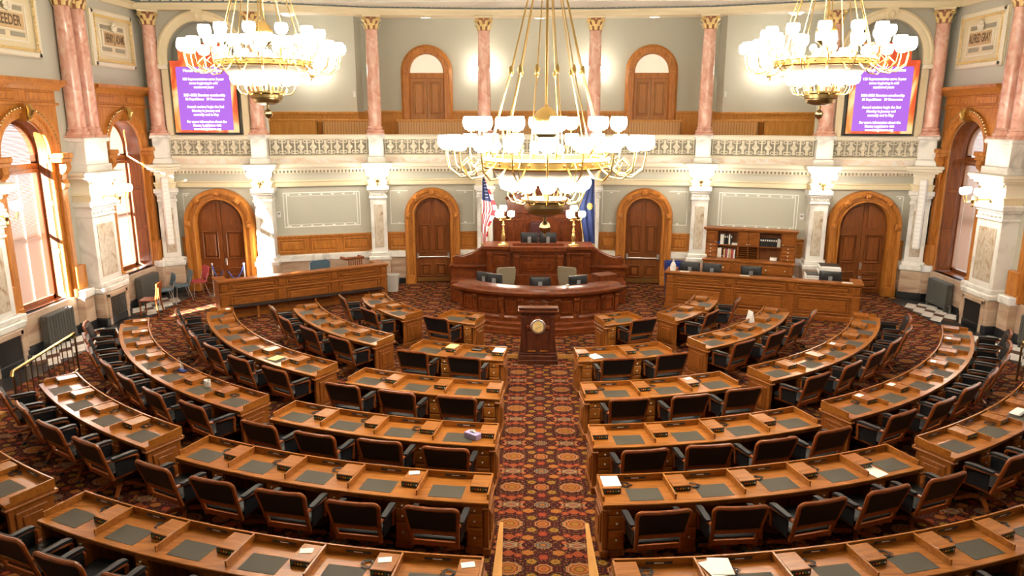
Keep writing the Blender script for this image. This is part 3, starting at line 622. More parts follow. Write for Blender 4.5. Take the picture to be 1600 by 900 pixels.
def pilaster(x, y, ang, hw, label, dep=0.2, back=0.4, z_on=True):
    """local -y faces the room; shaft front at y=-dep"""
    t = thing('marble_pilaster', label, 'pilaster', (x, y, 0), ang, 'marble pilasters of the lower storey', 'thing')
    MB().box(-hw-0.10, hw+0.10, -dep-0.12, back, 0, 0.2, 0.02).build('black_base', 'black_base', t)
    MB().box(-hw-0.06, hw+0.06, -dep-0.09, back, 0.2, 0.86, 0.015).build('pedestal', 'marble_dado', t)
    MB().box(-hw-0.10, hw+0.10, -dep-0.12, back, 0.86, 1.0, 0.02).box(-hw-0.05, hw+0.05, -dep-0.06, back, 1.0, 1.12, 0.02).build('plinth', 'marble_white', t)
    MB().box(-hw, hw, -dep, back, 1.12, 2.80, 0.01).build('shaft', 'marble_white', t)
    MB().box(-hw*(0.56 if hw < 0.4 else 0.72), hw*(0.56 if hw < 0.4 else 0.72), -dep-0.012, -dep+0.02, 1.26, 2.62, 0.012).build('marble_panel', 'marble_inset', t)
    MB().box(-hw-0.03, hw+0.03, -dep-0.03, back, 2.80, 2.86, 0.01).box(-hw-0.01, hw+0.01, -dep-0.01, back, 2.86, 3.0).box(-hw-0.05, hw+0.05, -dep-0.05, back, 3.0, 3.06, 0.015).box(-hw-0.09, hw+0.09, -dep-0.09, back, 3.06, 3.2, 0.02).build('capital', 'marble_white', t)
    b = MB()
    for k in range(6):
        xx = -hw+2*hw*(k+0.5)/6; b.ball((xx, -dep-0.01, 2.93), hw/9, 6, 4)
    b.build('capital_ornament', 'marble_white', t, kind='stuff')
    e = MB(); e.box(-hw-0.02, hw+0.02, -dep-0.04, back, 3.2, 3.27).box(-hw-0.04, hw+0.04, -dep-0.06, back, 3.27, 3.34).box(-hw-0.07, hw+0.07, -dep-0.09, back, 3.34, 3.39, 0.01).build('architrave_block', 'cream', t)
    MB().box(-hw, hw, -dep-0.02, back, 3.39, 3.6).build('frieze_block', 'cream_pale', t)
    d = MB(); d.box(-hw-0.03, hw+0.03, -dep-0.05, back, 3.6, 3.7)
    n = int(2*hw/0.09)
    for k in range(n):
        xx = -hw+2*hw*(k+0.5)/n; d.box(xx-0.025, xx+0.025, -dep-0.1, -dep-0.04, 3.62, 3.69)
    d.build('dentil_band', 'cream_pale', t, smooth=0, kind='stuff')
    MB().box(-hw-0.12, hw+0.12, -dep-0.16, back, 3.7, 3.76, 0.01).box(-hw-0.2, hw+0.2, -dep-0.24, back, 3.76, 3.84, 0.02).box(-hw-0.24, hw+0.24, -dep-0.28, back, 3.84, 3.92, 0.02).build('cornice_block', 'cream_pale', t)
    MB().box(-hw-0.03, hw+0.03, -dep-0.08, back, 3.92, 4.1, 0.02).box(-hw+0.02, hw-0.02, -dep-0.03, back, 4.1, 4.66, 0.01).box(-hw-0.04, hw+0.04, -dep-0.09, back, 4.66, 4.765, 0.02).build('upper_pedestal', 'marble_white', t)
    return t
NM = ['in the far corner', 'beside the screen', 'between wall panel and door', 'beside the rostrum panelling']
for i, (x, y) in enumerate(CP):
    k = i if i < 4 else 7-i; s = -1 if i < 4 else 1
    a0 = bay(max(0, i-1))[1]; a1 = bay(min(6, i))[1]; ang = (a0+a1)/2 if 0 < i < 7 else (s*-0.5)
    column(x, y, ang, 'rose marble gallery column %s, %s' % (NM[k], SIDE[s]))
    pilaster(x, y, ang, 0.25, 'white marble pilaster with mottled inset %s, %s' % (NM[k], SIDE[s]), 0.2 if k else 0.16, 0.45)
for s in (-1, 1):
    for k, y in enumerate(PIERY[:2]):
        t = pilaster(s*WX, y, -s*PI/2, 0.5, 'wide marble pier with grated hearth, %s of the windows, %s' % ('far side' if k == 0 else 'near side', SIDE[s]), 0.42, 0.05)
        t.name = 'marble_pier'
        MB().box(-0.36, 0.36, -0.525, -0.50, 0.06, 0.72, 0.01).build('hearth_opening', 'black', t)
        MB().box(-0.46, -0.36, -0.55, -0.5, 0.0, 0.82, 0.01).box(0.36, 0.46, -0.55, -0.5, 0.0, 0.82, 0.01).box(-0.46, 0.46, -0.55, -0.5, 0.72, 0.84, 0.01).build('hearth_surround', 'marble_dado', t)
        if k == 0 and s < 0:
            g = MB()
            for j in range(10):
                xx = -0.34+0.68*j/9; g.box(xx-0.008, xx+0.008, -0.535, -0.52, 0.06, 0.72)
                zz = 0.08+0.62*j/9; g.box(-0.36, 0.36, -0.533, -0.522, zz-0.006, zz+0.006)
            g.build('grate', 'iron', t, smooth=0)
        for q, dy in (('farther', 0.28), ('nearer', -0.28)):
            column(s*(WX-0.2), y+dy, 0, '%s rose marble column of the pair on the %s pier, %s' % (q, 'far' if k == 0 else 'near', SIDE[s]))
# ---- doors
def panel(mb, x0, x1, z0, z1, y, top=None): mb.box(x0, x1, y-0.02, y+0.01, z0, z1, 0.018)
def arched_door(idx, x, y, ang, hw, spr, case, double, sideb):
    t = thing('door_%d' % idx, None, None, (x, y, 0), ang, kind='structure')
    y0 = 0.30                                # leaf face
    for (xa, xb) in ((-hw, -0.008), (0.008, hw)) if double else ((-hw, hw),):
        arc = []
        n = 14
        xs = [xa+(xb-xa)*k/n for k in range(n+1)]
        top = [(xx, spr+math.sqrt(max(0, hw*hw-xx*xx))) for xx in xs][::-1]
        L = MB().poly([(xa, 0.02), (xb, 0.02)] + top, y0, y0+0.06).build('door_leaf', 'door_oak', t)
        cells = [(xa, xb)] if double else [(xa, 0), (0, xb)]
        for ca, cb_ in cells:
            a, b = ca+0.11, cb_-0.11
            if not double: a, b = ca+(0.13 if ca < 0 and cb_ == 0 else 0.07), cb_-(0.07 if cb_ == 0 else 0.13)
            for z0, z1 in ([(0.2, 0.62), (1.0, 1.92)] if not double else [(0.18, 0.5), (0.62, 0.72), (0.98, 1.85)]):
                m = MB(); m.raised(a, b, z0, z1, y0, 0.06, 0.04)
                m.build('door_panel', 'door_oak', L)
            zt = 2.06
            xs2 = [a+(b-a)*k/8 for k in range(9)]
            m = MB(); m.poly([(a, zt), (b, zt)] + [(xx, spr+math.sqrt(max(0.0, (hw-0.1)**2-xx*xx))) for xx in xs2][::-1], y0-0.05, y0); m.build('door_panel', 'door_oak', L)
        if not double:
            MB().tube([(-hw+0.06, y0-0.08, 0.86), (hw-0.06, y0-0.08, 0.86)], 0.022, 8).box(-hw+0.03, -hw+0.1, y0-0.1, y0, 0.82, 0.98).box(hw-0.1, hw-0.03, y0-0.1, y0, 0.82, 0.98).build('panic_bar', 'silver', L)
            MB().box(-hw+0.02, hw-0.02, y0-0.012, y0, 0.03, 0.17).build('kick_plate', 'brass', L)
        elif xa > 0:
            MB().box(xa+0.02, xa+0.08, y0-0.02, y0, 0.78, 1.0, 0.005).ball((xa+0.05, y0-0.06, 0.92), 0.03, 8, 6).build('door_knob', 'silver', L)
    c = MB(); c.arch([(0, 0.36), (0, 0.10), (0.03, 0.05), (0.07, 0.05), (0.085, 0.11), (0.19, 0.11), (0.205, 0.03), (case-0.03, 0.02), (case, 0.08), (case, 0.36)], 0, spr, hw, 0.0, 22); c.build('door_case', 'trim_oak', t)
    for a in (0.0, 0.27, 0.5, 0.73, 1.0):
        r = hw+case*0.62; p = (r*math.cos(PI*a), 0.07, spr+r*math.sin(PI*a))
        b = MB(Matrix.Translation(p) @ Matrix.Rotation(PI/2-PI*a, 4, 'Y')); b.box(-0.095, 0.095, -0.08, 0.05, -0.08, 0.08, 0.025); b.ball((0, -0.08, 0), 0.06, 8, 5); b.build('boss', 'trim_oak', t)
    for q in (-1, 1):
        MB().box(q*(hw), q*(hw+case+0.02), 0.03, 0.36, 0, 0.28, 0.015).build('plinth', 'trim_oak', t)
    return t
di = 1
for i in (0, 2, 4, 6):
    m, ang, w = bay(i)
    if i in (2, 4): arched_door(di, m.x, m.y, ang, 0.56, 2.22, 0.32, False, i)
    else: arched_door(di, m.x, m.y, ang, 0.72, 2.10, 0.34, True, i)
    di += 1
for s in (-1, 1):                            # gallery doors
    t = thing('door_%d' % di, None, None, (s*3.75, GY, 4.05), kind='structure'); di += 1
    hw = 0.56; spr = 2.72
    for q in (-1, 1):
        L = MB().box(q*0.006, q*hw, -0.06, 0, 0, 2.5, 0.004).build('door_leaf', 'gallery_door_oak', t)
        MB().raised(q*0.09, q*(hw-0.09), 1.3, 2.4, -0.06, 0.035, 0.035).build('door_panel', 'gallery_door_oak', L)
        MB().raised(q*0.09, q*(hw-0.09), 0.2, 1.15, -0.06, 0.035, 0.035).build('door_panel', 'gallery_door_oak', L)
    MB().box(-hw, hw, -0.1, 0, 2.5, 2.68, 0.01).build('transom', 'trim_oak', t)
    MB().poly([(-hw, 2.68), (hw, 2.68)] + [(hw*math.cos(a*PI/16), spr+hw*math.sin(a*PI/16)) for a in range(17)], -0.03, 0).build('fanlight_pane', 'fanlight', t)
    MB().arch([(0, 0.0), (0, -0.1), (0.04, -0.16), (0.22, -0.16), (0.30, -0.10), (0.30, 0.0)], 0, spr, hw, 0.0, 22).build('door_case', 'trim_oak', t)
    for a in (0.0, 0.27, 0.5, 0.73, 1.0):
        r = hw+0.15; p = (r*math.cos(PI*a), -0.16, spr+r*math.sin(PI*a)); MB(Matrix.Translation(p)).box(-0.07, 0.07, -0.04, 0.02, -0.07, 0.07, 0.02).build('boss', 'trim_oak', t)

for s in (-1, 1):
    t = thing('switch_plate', 'small white switch plate on the gallery wall corner, %s' % SIDE[s], 'switch', (s*6.02, GS, 6.02), 0, 'gallery switch plates')
    MB().box(-0.035, 0.035, -0.02, 0, -0.09, 0.09, 0.006).build('plate', 'white', t); MB().box(-0.008, 0.008, -0.032, -0.018, -0.02, 0.02).build('toggle', 'white', t)
# ================================================================ desks
C0 = Vector((0, 19.8))
def pol(r, a, z=0.0): return Vector((r*math.sin(a), C0.y - r*math.cos(a), z))
DEP = 0.60
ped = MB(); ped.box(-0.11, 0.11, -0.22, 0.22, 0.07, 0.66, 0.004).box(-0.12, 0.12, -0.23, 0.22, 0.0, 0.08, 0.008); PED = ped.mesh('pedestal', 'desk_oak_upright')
DRAW = [MB().box(-0.096, 0.096, -0.243, -0.215, a, b, 0.009).mesh('drawer', 'desk_oak') for a, b in ((0.565, 0.645), (0.375, 0.55), (0.10, 0.355))]
KNOB = MB(Matrix.Rotation(PI/2, 4, 'X')).lathe([(0.0, 0.0), (0.006, 0.0), (0.006, 0.012), (0.014, 0.018), (0.012, 0.026), (0.0, 0.029)], 8).mesh('knob', 'knob_white')
PAD = MB().box(-0.21, 0.21, -0.15, 0.15, 0, 0.004, 0.002).mesh('writing_pad', 'pad_leather')
CON = MB().box(-0.115, 0.115, -0.15, 0.15, 0, 0.075, 0.004).mesh('console', 'desk_oak')
CONF = MB().box(-0.108, 0.108, -0.156, -0.149, 0.008, 0.066).mesh('button_plate', 'black_plastic')
bt = MB()
for k, mi in enumerate((1, 0, 2, 2, 1, 3)):
    bt.cur = mi; bt.box(-0.085+k*0.034-0.008, -0.085+k*0.034+0.008, -0.160, -0.155, 0.028, 0.046)
BTN = bt.mesh('buttons', ['button_red', 'button_green', 'button_amber', 'button_white'], 0)
NAME = MB().box(-0.14, 0.14, -0.006, 0, -0.013, 0.013).mesh('name_strip', 'black_plastic')
NAMET = MB().box(-0.05, 0.05, -0.0075, -0.005, -0.004, 0.004).mesh('name_print', 'paper')
DIV = MB().add([(-0.011, -0.22, 0), (0.011, -0.22, 0), (0.011, 0.29, 0), (-0.011, 0.29, 0), (-0.011, -0.22, 0.07), (0.011, -0.22, 0.07), (0.011, 0.29, 0.09), (-0.011, 0.29, 0.09)], [(3, 2, 1, 0), (4, 5, 6, 7), (0, 1, 5, 4), (1, 2, 6, 5), (2, 3, 7, 6), (3, 0, 4, 7)]).mesh('divider', 'desk_oak', 0)
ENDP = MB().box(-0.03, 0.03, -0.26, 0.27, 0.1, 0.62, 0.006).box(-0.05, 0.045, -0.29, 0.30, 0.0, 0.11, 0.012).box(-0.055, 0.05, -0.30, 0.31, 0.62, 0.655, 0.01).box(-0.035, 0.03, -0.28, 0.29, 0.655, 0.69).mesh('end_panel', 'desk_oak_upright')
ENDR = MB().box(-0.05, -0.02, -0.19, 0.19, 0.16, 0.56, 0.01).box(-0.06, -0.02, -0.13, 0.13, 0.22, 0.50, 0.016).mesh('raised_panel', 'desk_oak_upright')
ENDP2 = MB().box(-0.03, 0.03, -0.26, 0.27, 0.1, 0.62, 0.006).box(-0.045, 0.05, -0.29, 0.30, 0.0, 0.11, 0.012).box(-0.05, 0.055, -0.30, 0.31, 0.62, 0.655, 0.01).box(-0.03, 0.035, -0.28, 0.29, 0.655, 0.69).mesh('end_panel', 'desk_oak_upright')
ENDR2 = MB().box(0.02, 0.05, -0.19, 0.19, 0.16, 0.56, 0.01).box(0.02, 0.06, -0.13, 0.13, 0.22, 0.50, 0.016).mesh('raised_panel', 'desk_oak_upright')
# ---- chair prototype, local +y faces the desk
def mirror_x(pts): return [(-x, y, z) for x, y, z in pts]
def chair_proto():
    t = thing('swivel_chair', 'black leather armchair', 'chair')
    rec = lambda z: -0.24 - 0.30*(z-0.40)                       # back plane reclines
    fr = MB()
    def bar(p, q, w, d):
        p, q = Vector(p), Vector(q); ax = (q-p).normalized(); sd = Vector((0, 1, 0.0)); sd = (sd-ax*sd.dot(ax)).normalized(); ot = ax.cross(sd)
        fr.loops([[tuple(c+ot*a*w/2+sd*b*d/2) for a, b in ((-1, -1), (1, -1), (1, 1), (-1, 1))] for c in (p, q)])
    for sx in (-1, 1):
        fr.tube([(sx*0.245, rec(0.36), 0.36), (sx*0.25, rec(0.5), 0.5), (sx*0.272, rec(0.75), 0.75), (sx*0.288, rec(0.86), 0.86), (sx*0.282, rec(0.895), 0.895), (sx*0.262, rec(0.918), 0.918), (sx*0.235, rec(0.925), 0.925)], [0.024, 0.025, 0.025, 0.025, 0.025, 0.025, 0.025], 8)
    fr.tube([(x, rec(0.925)-0.02*(1-(x/0.24)**2), 0.925) for x in (-0.24, -0.12, 0, 0.12, 0.24)], 0.025, 8)
    bar((-0.255, rec(0.575), 0.575), (0.255, rec(0.575), 0.575), 0.055, 0.035)
    bar((-0.245, rec(0.41), 0.41), (0.245, rec(0.41), 0.41), 0.06, 0.04)
    fr.build('back_frame', 'chair_wood', t)
    b = MB(); rings = []
    for z, hw in ((0.60, 0.242), (0.70, 0.252), (0.80, 0.262), (0.905, 0.268)):
        y = rec(z); rings.append([(-hw, y-0.022, z), (hw, y-0.022, z), (hw, y+0.02, z), (hw*0.8, y+0.055, z), (-hw*0.8, y+0.055, z), (-hw, y+0.02, z)])
    b.loops(rings); b.build('backrest', 'leather', t)
    b = MB()
    for k in range(24):
        x = -0.225+0.45*k/23; b.ball((x, rec(0.612)-0.024, 0.612), 0.0045, 5, 3); 
    b.build('nail_trim', 'brass', t, kind='stuff')
    s = MB(); rings = []
    for k, (ins, z) in enumerate(((0.02, 0.40), (0.0, 0.43), (0.0, 0.46), (0.03, 0.485), (0.10, 0.497))):
        a = 0.25-ins; rings.append([(-a, -0.23+ins, z), (a, -0.23+ins, z), (a+0.02, 0.20, z), (a-0.02, 0.27-ins, z), (-a+0.02, 0.27-ins, z), (-a-0.02, 0.20, z)])
    s.loops(rings); s.build('seat', 'leather', t)
    MB().box(-0.24, 0.24, -0.22, 0.24, 0.345, 0.40, 0.015).build('seat_frame', 'chair_wood', t)
    for sx in (-1, 1):
        a = MB(); a.tube([(sx*0.265, rec(0.66)+0.0, 0.66), (sx*0.285, -0.20, 0.655), (sx*0.295, 0.0, 0.645), (sx*0.29, 0.08, 0.63), (sx*0.285, 0.10, 0.60), (sx*0.275, 0.09, 0.48), (sx*0.265, 0.10, 0.38)], [0.022, 0.024, 0.026, 0.026, 0.024, 0.022, 0.022], 8)
        arm = a.build('armrest', 'chair_wood', t)
        p = MB(); rings = []
        for y, w in ((-0.25, 0.022), (-0.22, 0.034), (0.04, 0.038), (0.10, 0.03)):
            z = 0.665 if y < 0.05 else 0.65; xx = sx*0.288; rings.append([(xx-w, y, z), (xx+w, y, z), (xx+w*0.9, y, z+0.03), (xx-w*0.9, y, z+0.03)])
        p.loops(rings); p.build('arm_pad', 'leather', arm)
        q = MB(); q.box(sx*0.262, sx*0.272, -0.2, 0.08, 0.40, 0.64); q.build('side_panel', 'leather', t)
    MB().lathe([(0.045, 0.13), (0.05, 0.16), (0.03, 0.18), (0.03, 0.30), (0.06, 0.34), (0.06, 0.35)], 10).build('swivel_post', 'iron', t)
    leg = MB(); rings = []
    for x, z, h, w in ((0.03, 0.15, 0.05, 0.028), (0.12, 0.145, 0.05, 0.026), (0.22, 0.11, 0.04, 0.024), (0.30, 0.075, 0.032, 0.022)):
        rings.append([(x, -w, z-h/2), (x, w, z-h/2), (x, w*0.8, z+h/2), (x, -w*0.8, z+h/2)])
    leg.loops(rings); LM = leg.mesh('leg', 'chair_wood')
    CA = MB(Matrix.Translation((0.30, 0, 0.03)) @ Matrix.Rotation(PI/2, 4, 'X')).lathe([(0.0, -0.018), (0.025, -0.018), (0.03, 0), (0.025, 0.018), (0.0, 0.018)], 10).lathe([(0.008, 0.0), (0.008, 0.01)], 6).mesh('caster', 'black_plastic')
    for k in range(4):
        L = put('leg', LM, t, (0, 0, 0), PI/4+k*PI/2); put('caster', CA, L)
    return t
CHAIR = chair_proto(); chair_used = [False]
def place_chair(p, rot, label, group):
    c = CHAIR if not chair_used[0] else copy_tree(CHAIR); chair_used[0] = True
    c.location = p; c.rotation_euler = (0, 0, rot); c.scale = (1.08, 1.05, 1.02); tag(c, label, 'chair', group); return c
# cords
def cord_mesh(seed):
    rnd = random.Random(seed); m = MB()
    for c in range(2):
        pts = []; x, y = rnd.uniform(-.01, .01), rnd.uniform(-.01, .01)
        for k in range(14):
            a = k*1.1 + rnd.uniform(0, 1.0); r = 0.03+0.028*rnd.random()
            pts.append((x+r*math.cos(a)*1.3, y+r*math.sin(a), 0.006+0.004*(k % 3)+0.01*rnd.random()))
        m.tube(pts, 0.0035, 5)
    m.tube([(0.02, -0.02, 0.006), (0.05, -0.06, 0.005), (0.09, -0.07, 0.005), (0.10, -0.05, 0.005)], 0.0035, 5)
    return m.mesh('cord', 'black')
CORDS = [cord_mesh(k) for k in range(4)]
rng = random.Random(11)
def desk(name, label, a0, a1, rf, n, cs, s, rowname, block, inframe=True, z0=0.0, single=False):
    """a0<a1 along the blue-flag direction positive; s=+1/-1 picks the side"""
    A0, A1 = (a0, a1) if s > 0 else (-a1, -a0); rn = rf+DEP; am = (A0+A1)/2; c = pol(rf+DEP/2, am, z0)
    t = thing(name, label, 'desk', c, 0, 'curved member desks' if not single else 'single member desks')
    seg = max(4, int((A1-A0)*rf/0.22))
    def arcp(nm, prof, mat='desk_oak', e=0.0): return MB().arc([(r, z+z0) for r, z in prof], A0+e, A1-e, seg).build(nm, mat, t, world=True)
    def box4(r0, r1, za, zb): return [(r0, za), (r1, za), (r1, zb), (r0, zb)][::-1]
    arcp('desktop', [(rf, 0.715), (rf, 0.69), (rn-0.01, 0.69), (rn, 0.70), (rn, 0.712), (rn-0.006, 0.72), (rf, 0.72)])
    arcp('back_rim', box4(rf, rf+0.022, 0.72, 0.812))
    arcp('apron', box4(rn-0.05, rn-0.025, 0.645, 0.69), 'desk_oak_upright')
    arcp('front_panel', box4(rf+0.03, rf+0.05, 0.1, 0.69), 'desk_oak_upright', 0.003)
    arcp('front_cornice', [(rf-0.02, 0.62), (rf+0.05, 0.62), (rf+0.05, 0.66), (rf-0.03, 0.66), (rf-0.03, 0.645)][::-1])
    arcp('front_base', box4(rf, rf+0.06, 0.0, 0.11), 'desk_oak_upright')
    def at(me, nm, r, a, z, dx=0.0, par=None, rot=0.0):
        p = pol(r, a, z+z0) - c; p.x += dx*math.cos(a); p.y += dx*math.sin(a); return put(nm, me, par or t, p, a+rot)
    for a, e, er, dd in ((A0, ENDP, ENDR, 1), (A1, ENDP2, ENDR2, -1)):
        E = at(e, 'end_panel', rf+0.31, a, 0, 0.03*dd); put('raised_panel', er, E)
        at(DIV, 'end_rim', rf+0.30, a, 0.72, 0.011*dd)
    w = (A1-A0)/n; W = w*(rf+0.3)
    for k in range(n):
        a = A0+w*(k+0.5)
        if k: at(DIV, 'divider', rf+0.30, A0+w*k, 0.72)
        at(PAD, 'writing_pad', rf+0.37, a, 0.72, -cs*0.10)
        cn = at(CON, 'voting_console', rf+0.18, a, 0.72, cs*(W/2-0.14)); bp = put('button_plate', CONF, cn); put('buttons', BTN, cn)
        ns = at(NAME, 'name_strip', rf+0.022, a, 0.765, -cs*0.06); put('name_print', NAMET, ns)
        P = at(PED, 'pedestal', rn-0.28, a, 0, cs*(W/2-0.16))
        for d, (me, zk) in enumerate(zip(DRAW, (0.605, 0.46, 0.24))):
            D = put('drawer', me, P); put('knob', KNOB, D, (0, -0.243, zk))
        # seat number counted from the centre aisle
        num = k if s > 0 else n-1-k
        jit = rng.uniform(-0.07, 0.07); q = pol(rn+0.155+rng.uniform(-0.02, 0.05), a, z0); q.x -= cs*0.10*math.cos(a); q.y -= cs*0.10*math.sin(a)
        lab = ('black leather armchair at the single desk %s, %s' % (block, SIDE[s])) if single else '%s black leather armchair from the centre aisle, %s %s row, %s' % (ORD[num], block, rowname, SIDE[s])
        px, py = project(q+Vector((0, 0, 0.9)))
        if -70 < px < 1670 and py < 905: place_chair(q, a+jit, lab, 'black leather member chairs')
        # loose cord beside the console
        px, py = project(pol(rf+0.2, a, 0.75))
        if -10 < px < 1610 and py < 900 and rng.random() < 0.85:
            cp = pol(rf+0.14+rng.uniform(-0.03, 0.08), a, 0.7205+z0); dx = cs*(W/2-0.14-0.115-0.09); cp.x += dx*math.cos(a); cp.y += dx*math.sin(a)
            o = put('cord', CORDS[rng.randrange(4)], None, cp, a+rng.uniform(-0.6, 0.6) + (0 if cs > 0 else PI)); o.scale = (1.3, 1.3, 1.0)
            tag(o, ('loose black cord on the single desk %s, %s' % (block, SIDE[s])) if single else 'loose black cord, %s seat from the centre aisle, %s %s row, %s' % (ORD[num], block, rowname, SIDE[s]), 'cord', 'loose cords on the desks')
    return t, A0, w
D = math.radians
RF = {1: 6.0, 2: 7.95, 3: 9.74, 4: 11.30, 5: 13.12}
R_END = {1: 23.6, 2: 23.8, 3: 24.0, 4: 25.0, 5: 25.2}; R_N = {1: 2, 2: 3, 3: 4, 4: 5, 5: 6}
M_RNG = {1: (30.7, 65.3, 4), 2: (28.4, 68.2, 6), 3: (27.4, 65.7, 7), 4: (28.0, 47.2, 4), 5: (28.0, 42.0, 3)}
ROWN = {1: 'front', 2: 'second', 3: 'third', 4: 'fourth', 5: 'fifth'}
DESKS = {}
tag(MB().slab([(-2.5, 15.58), (2.5, 15.58), (2.5, 17.9)] + [(3.31*math.sin(0.78-0.13*k), 20.25-3.31*math.cos(0.78-0.13*k)) for k in range(13)] + [(-2.5, 17.9)], 0, 0.09).build('well_platform', 'carpet'), 'carpeted low platform in front of the clerk desk', 'platform')
MB().box(-2.5, 2.5, 15.55, 15.58, 0.0, 0.093, 0.004).build('wooden_nosing', 'curb_oak', bpy.data.objects['well_platform'])
for s in (1, -1):
    for r in range(1, 6):
        a0 = math.asin(0.655/RF[r])
        DESKS[s, 'R', r] = desk('curved_desk', 'curved oak desk with %d seats, inner %s row, %s' % (R_N[r], ROWN[r], SIDE[s]), a0, D(R_END[r]), RF[r], R_N[r], -s, s, ROWN[r], 'inner')
        a, b, n = M_RNG[r]
        DESKS[s, 'M', r] = desk('curved_desk', 'curved oak desk with %d seats, outer %s row, %s' % (n, ROWN[r], SIDE[s]), D(a), D(b), RF[r], n, s, s, ROWN[r], 'outer')
    for k, (a, b, r, z, lb) in enumerate(((18.3, 30.9, 3.98, 0.09, 'nearest the lectern'), (41.0, 55.2, 4.2, 0, 'in the middle of three'), (57.4, 71.0, 4.25, 0, 'close to the long counter'))):
        DESKS[s, 'S', k] = desk('single_desk', 'small single oak desk %s, %s' % (lb, SIDE[s]), D(a), D(b), r, 1, -s if k == 0 else s, s, 'first', lb, z0=z, single=True)
def seat_at(s, blk, row, num, dr, dx=0.0, z=0.7245):
    """a point on a desk: seat num counted from the centre aisle, dr from the far rim"""
    t, A0, w = DESKS[s, blk, row]; n = {'R': R_N, 'M': {k: v[2] for k, v in M_RNG.items()}}[blk][row]
    k = num if s > 0 else n-1-num; a = A0+w*(k+0.5); p = pol(RF[row]+dr, a, z); p.x += dx*math.cos(a); p.y += dx*math.sin(a); return p, a
for s in (1, -1):
    pts = [(s*0.50, 7.2), (s*0.63, 7.2), (s*0.585, 8.66), (s*0.54, 8.66)]
    if s < 0: pts = pts[::-1]
    tag(MB().slab(pts, 0.0, 0.035).build('aisle_curb', 'curb_oak'), 'pale oak curb board along the centre aisle, %s' % SIDE[s], 'curb', 'aisle curb boards')
# ---- small things on the desks
PAPER = MB().box(-0.11, 0.11, -0.14, 0.14, 0, 0.004).mesh('paper_sheet', 'paper'); PAPERY = MB().box(-0.10, 0.10, -0.13, 0.13, 0, 0.012, 0.002).mesh('legal_pad', 'paper_yellow')
NOTE = MB().box(-0.07, 0.07, -0.045, 0.045, 0, 0.006).mesh('note_card', 'paper')
def lay(name, me, s, blk, row, num, dr, dx, label, cat, z=0.7245, rot=0.0, group=None):
    p, a = seat_at(s, blk, row, num, dr, dx, z); o = put(name, me, None, p, a+rot); return tag(o, label, cat, group)
lay('legal_pad', PAPERY, -1, 'M', 2, 1, 0.36, 0.08, 'yellow legal pad on the outer second row desk', 'notepad', rot=0.2)
lay('legal_pad', PAPERY, -1, 'R', 1, 1, 0.18, 0.30, 'yellow note pad on the console in the front row', 'notepad', 0.796)
CT = 0.7955
lay('paper_sheet', PAPER, 1, 'R', 4, 0, 0.14, -0.28, 'white paper sheet on the fourth row aisle console', 'paper', CT)
lay('paper_sheet', PAPER, -1, 'R', 1, 0, 0.18, 0.33, 'white paper on the front row aisle console beside the lectern', 'paper', CT)
lay('paper_sheet', PAPER, 1, 'R', 5, 1, 0.22, -0.28, 'white printed pages spread over the fifth row console', 'paper', CT+0.012, 0.25)
lay('paper_sheet', PAPER, 1, 'R', 5, 1, 0.20, -0.22, 'top page of the pages on the fifth row console', 'paper', CT+0.018, -0.15)
lay('paper_sheet', PAPER, 1, 'R', 4, 4, 0.44, -0.27, 'white folded paper at the end seat of the fourth row', 'paper', rot=0.1)
lay('magazine', PAPER, 1, 'R', 1, 0, 0.36, -0.12, 'printed leaflet lying on the front row writing pad', 'leaflet', 0.7295, 0.3)
for (s, b, r, k, dr, dx, lb) in ((-1, 'R', 5, 0, 0.14, 0.28, 'nearest the aisle'), (-1, 'R', 5, 1, 0.16, 0.28, 'second from the aisle'), (-1, 'R', 5, 2, 0.16, 0.28, 'third from the aisle'), (-1, 'R', 4, 1, 0.1, 0.28, 'in the fourth row')):
    lay('note_card', NOTE, s, b, r, k, dr, dx, 'small white card on a console top, %s' % lb, 'card', CT, 0.3, 'white cards on consoles')
for (s, b, r, k) in ((1, 'M', 3, 1), (1, 'M', 3, 3), (1, 'M', 3, 5), (1, 'M', 2, 2), (1, 'R', 2, 2), (1, 'M', 3, 0), (-1, 'M', 3, 6), (-1, 'M', 3, 5), (-1, 'M', 2, 5)):
    lay('note_card', NOTE, s, b, r, k, 0.12, s*(0.30 if b == 'M' else -0.30), 'white folded paper on the %s console from the aisle, %s %s row, %s' % (ORD[k], 'outer' if b == 'M' else 'inner', ROWN[r], SIDE[s]), 'paper', CT, 0.15, 'folded papers on consoles')
p, a = seat_at(-1, 'R', 3, 0, 0.36, 0.10)
t = thing('tissue_box', 'lilac tissue box on the third row aisle desk', 'tissue box', p, a-0.5)
MB().box(-0.115, 0.115, -0.06, 0.06, 0, 0.085, 0.006).build('carton', 'tissue_box', t)
MB().loops([[(-0.04, -0.01, 0.085), (0.04, -0.01, 0.085), (0.04, 0.01, 0.085), (-0.04, 0.01, 0.085)], [(-0.045, -0.02, 0.11), (0.03, -0.015, 0.115), (0.045, 0.02, 0.11), (-0.03, 0.02, 0.11)], [(-0.02, -0.004, 0.135), (0.015, -0.006, 0.14), (0.02, 0.006, 0.135), (-0.015, 0.006, 0.13)]]).build('tissue', 'paper', t)
p, a = seat_at(-1, 'R', 1, 0, 0.10, -0.15)
t = thing('remote_control', 'black desk telephone handset on the front row desk', 'handset', p, a-0.1)
MB().box(-0.11, 0.11, -0.03, 0.03, 0, 0.03, 0.01).build('body', 'black_plastic', t); k_ = MB()
for j in range(8): k_.box(-0.09+j*0.024, -0.075+j*0.024, -0.015, 0.015, 0.03, 0.034)
k_.build('buttons', 'grey_plastic', t)
p, a = seat_at(1, 'M', 4, 2, 0.30, 0.0)
t = thing('storage_tray', 'white rounded plastic case on the outer fourth row desk', 'case', p, a)
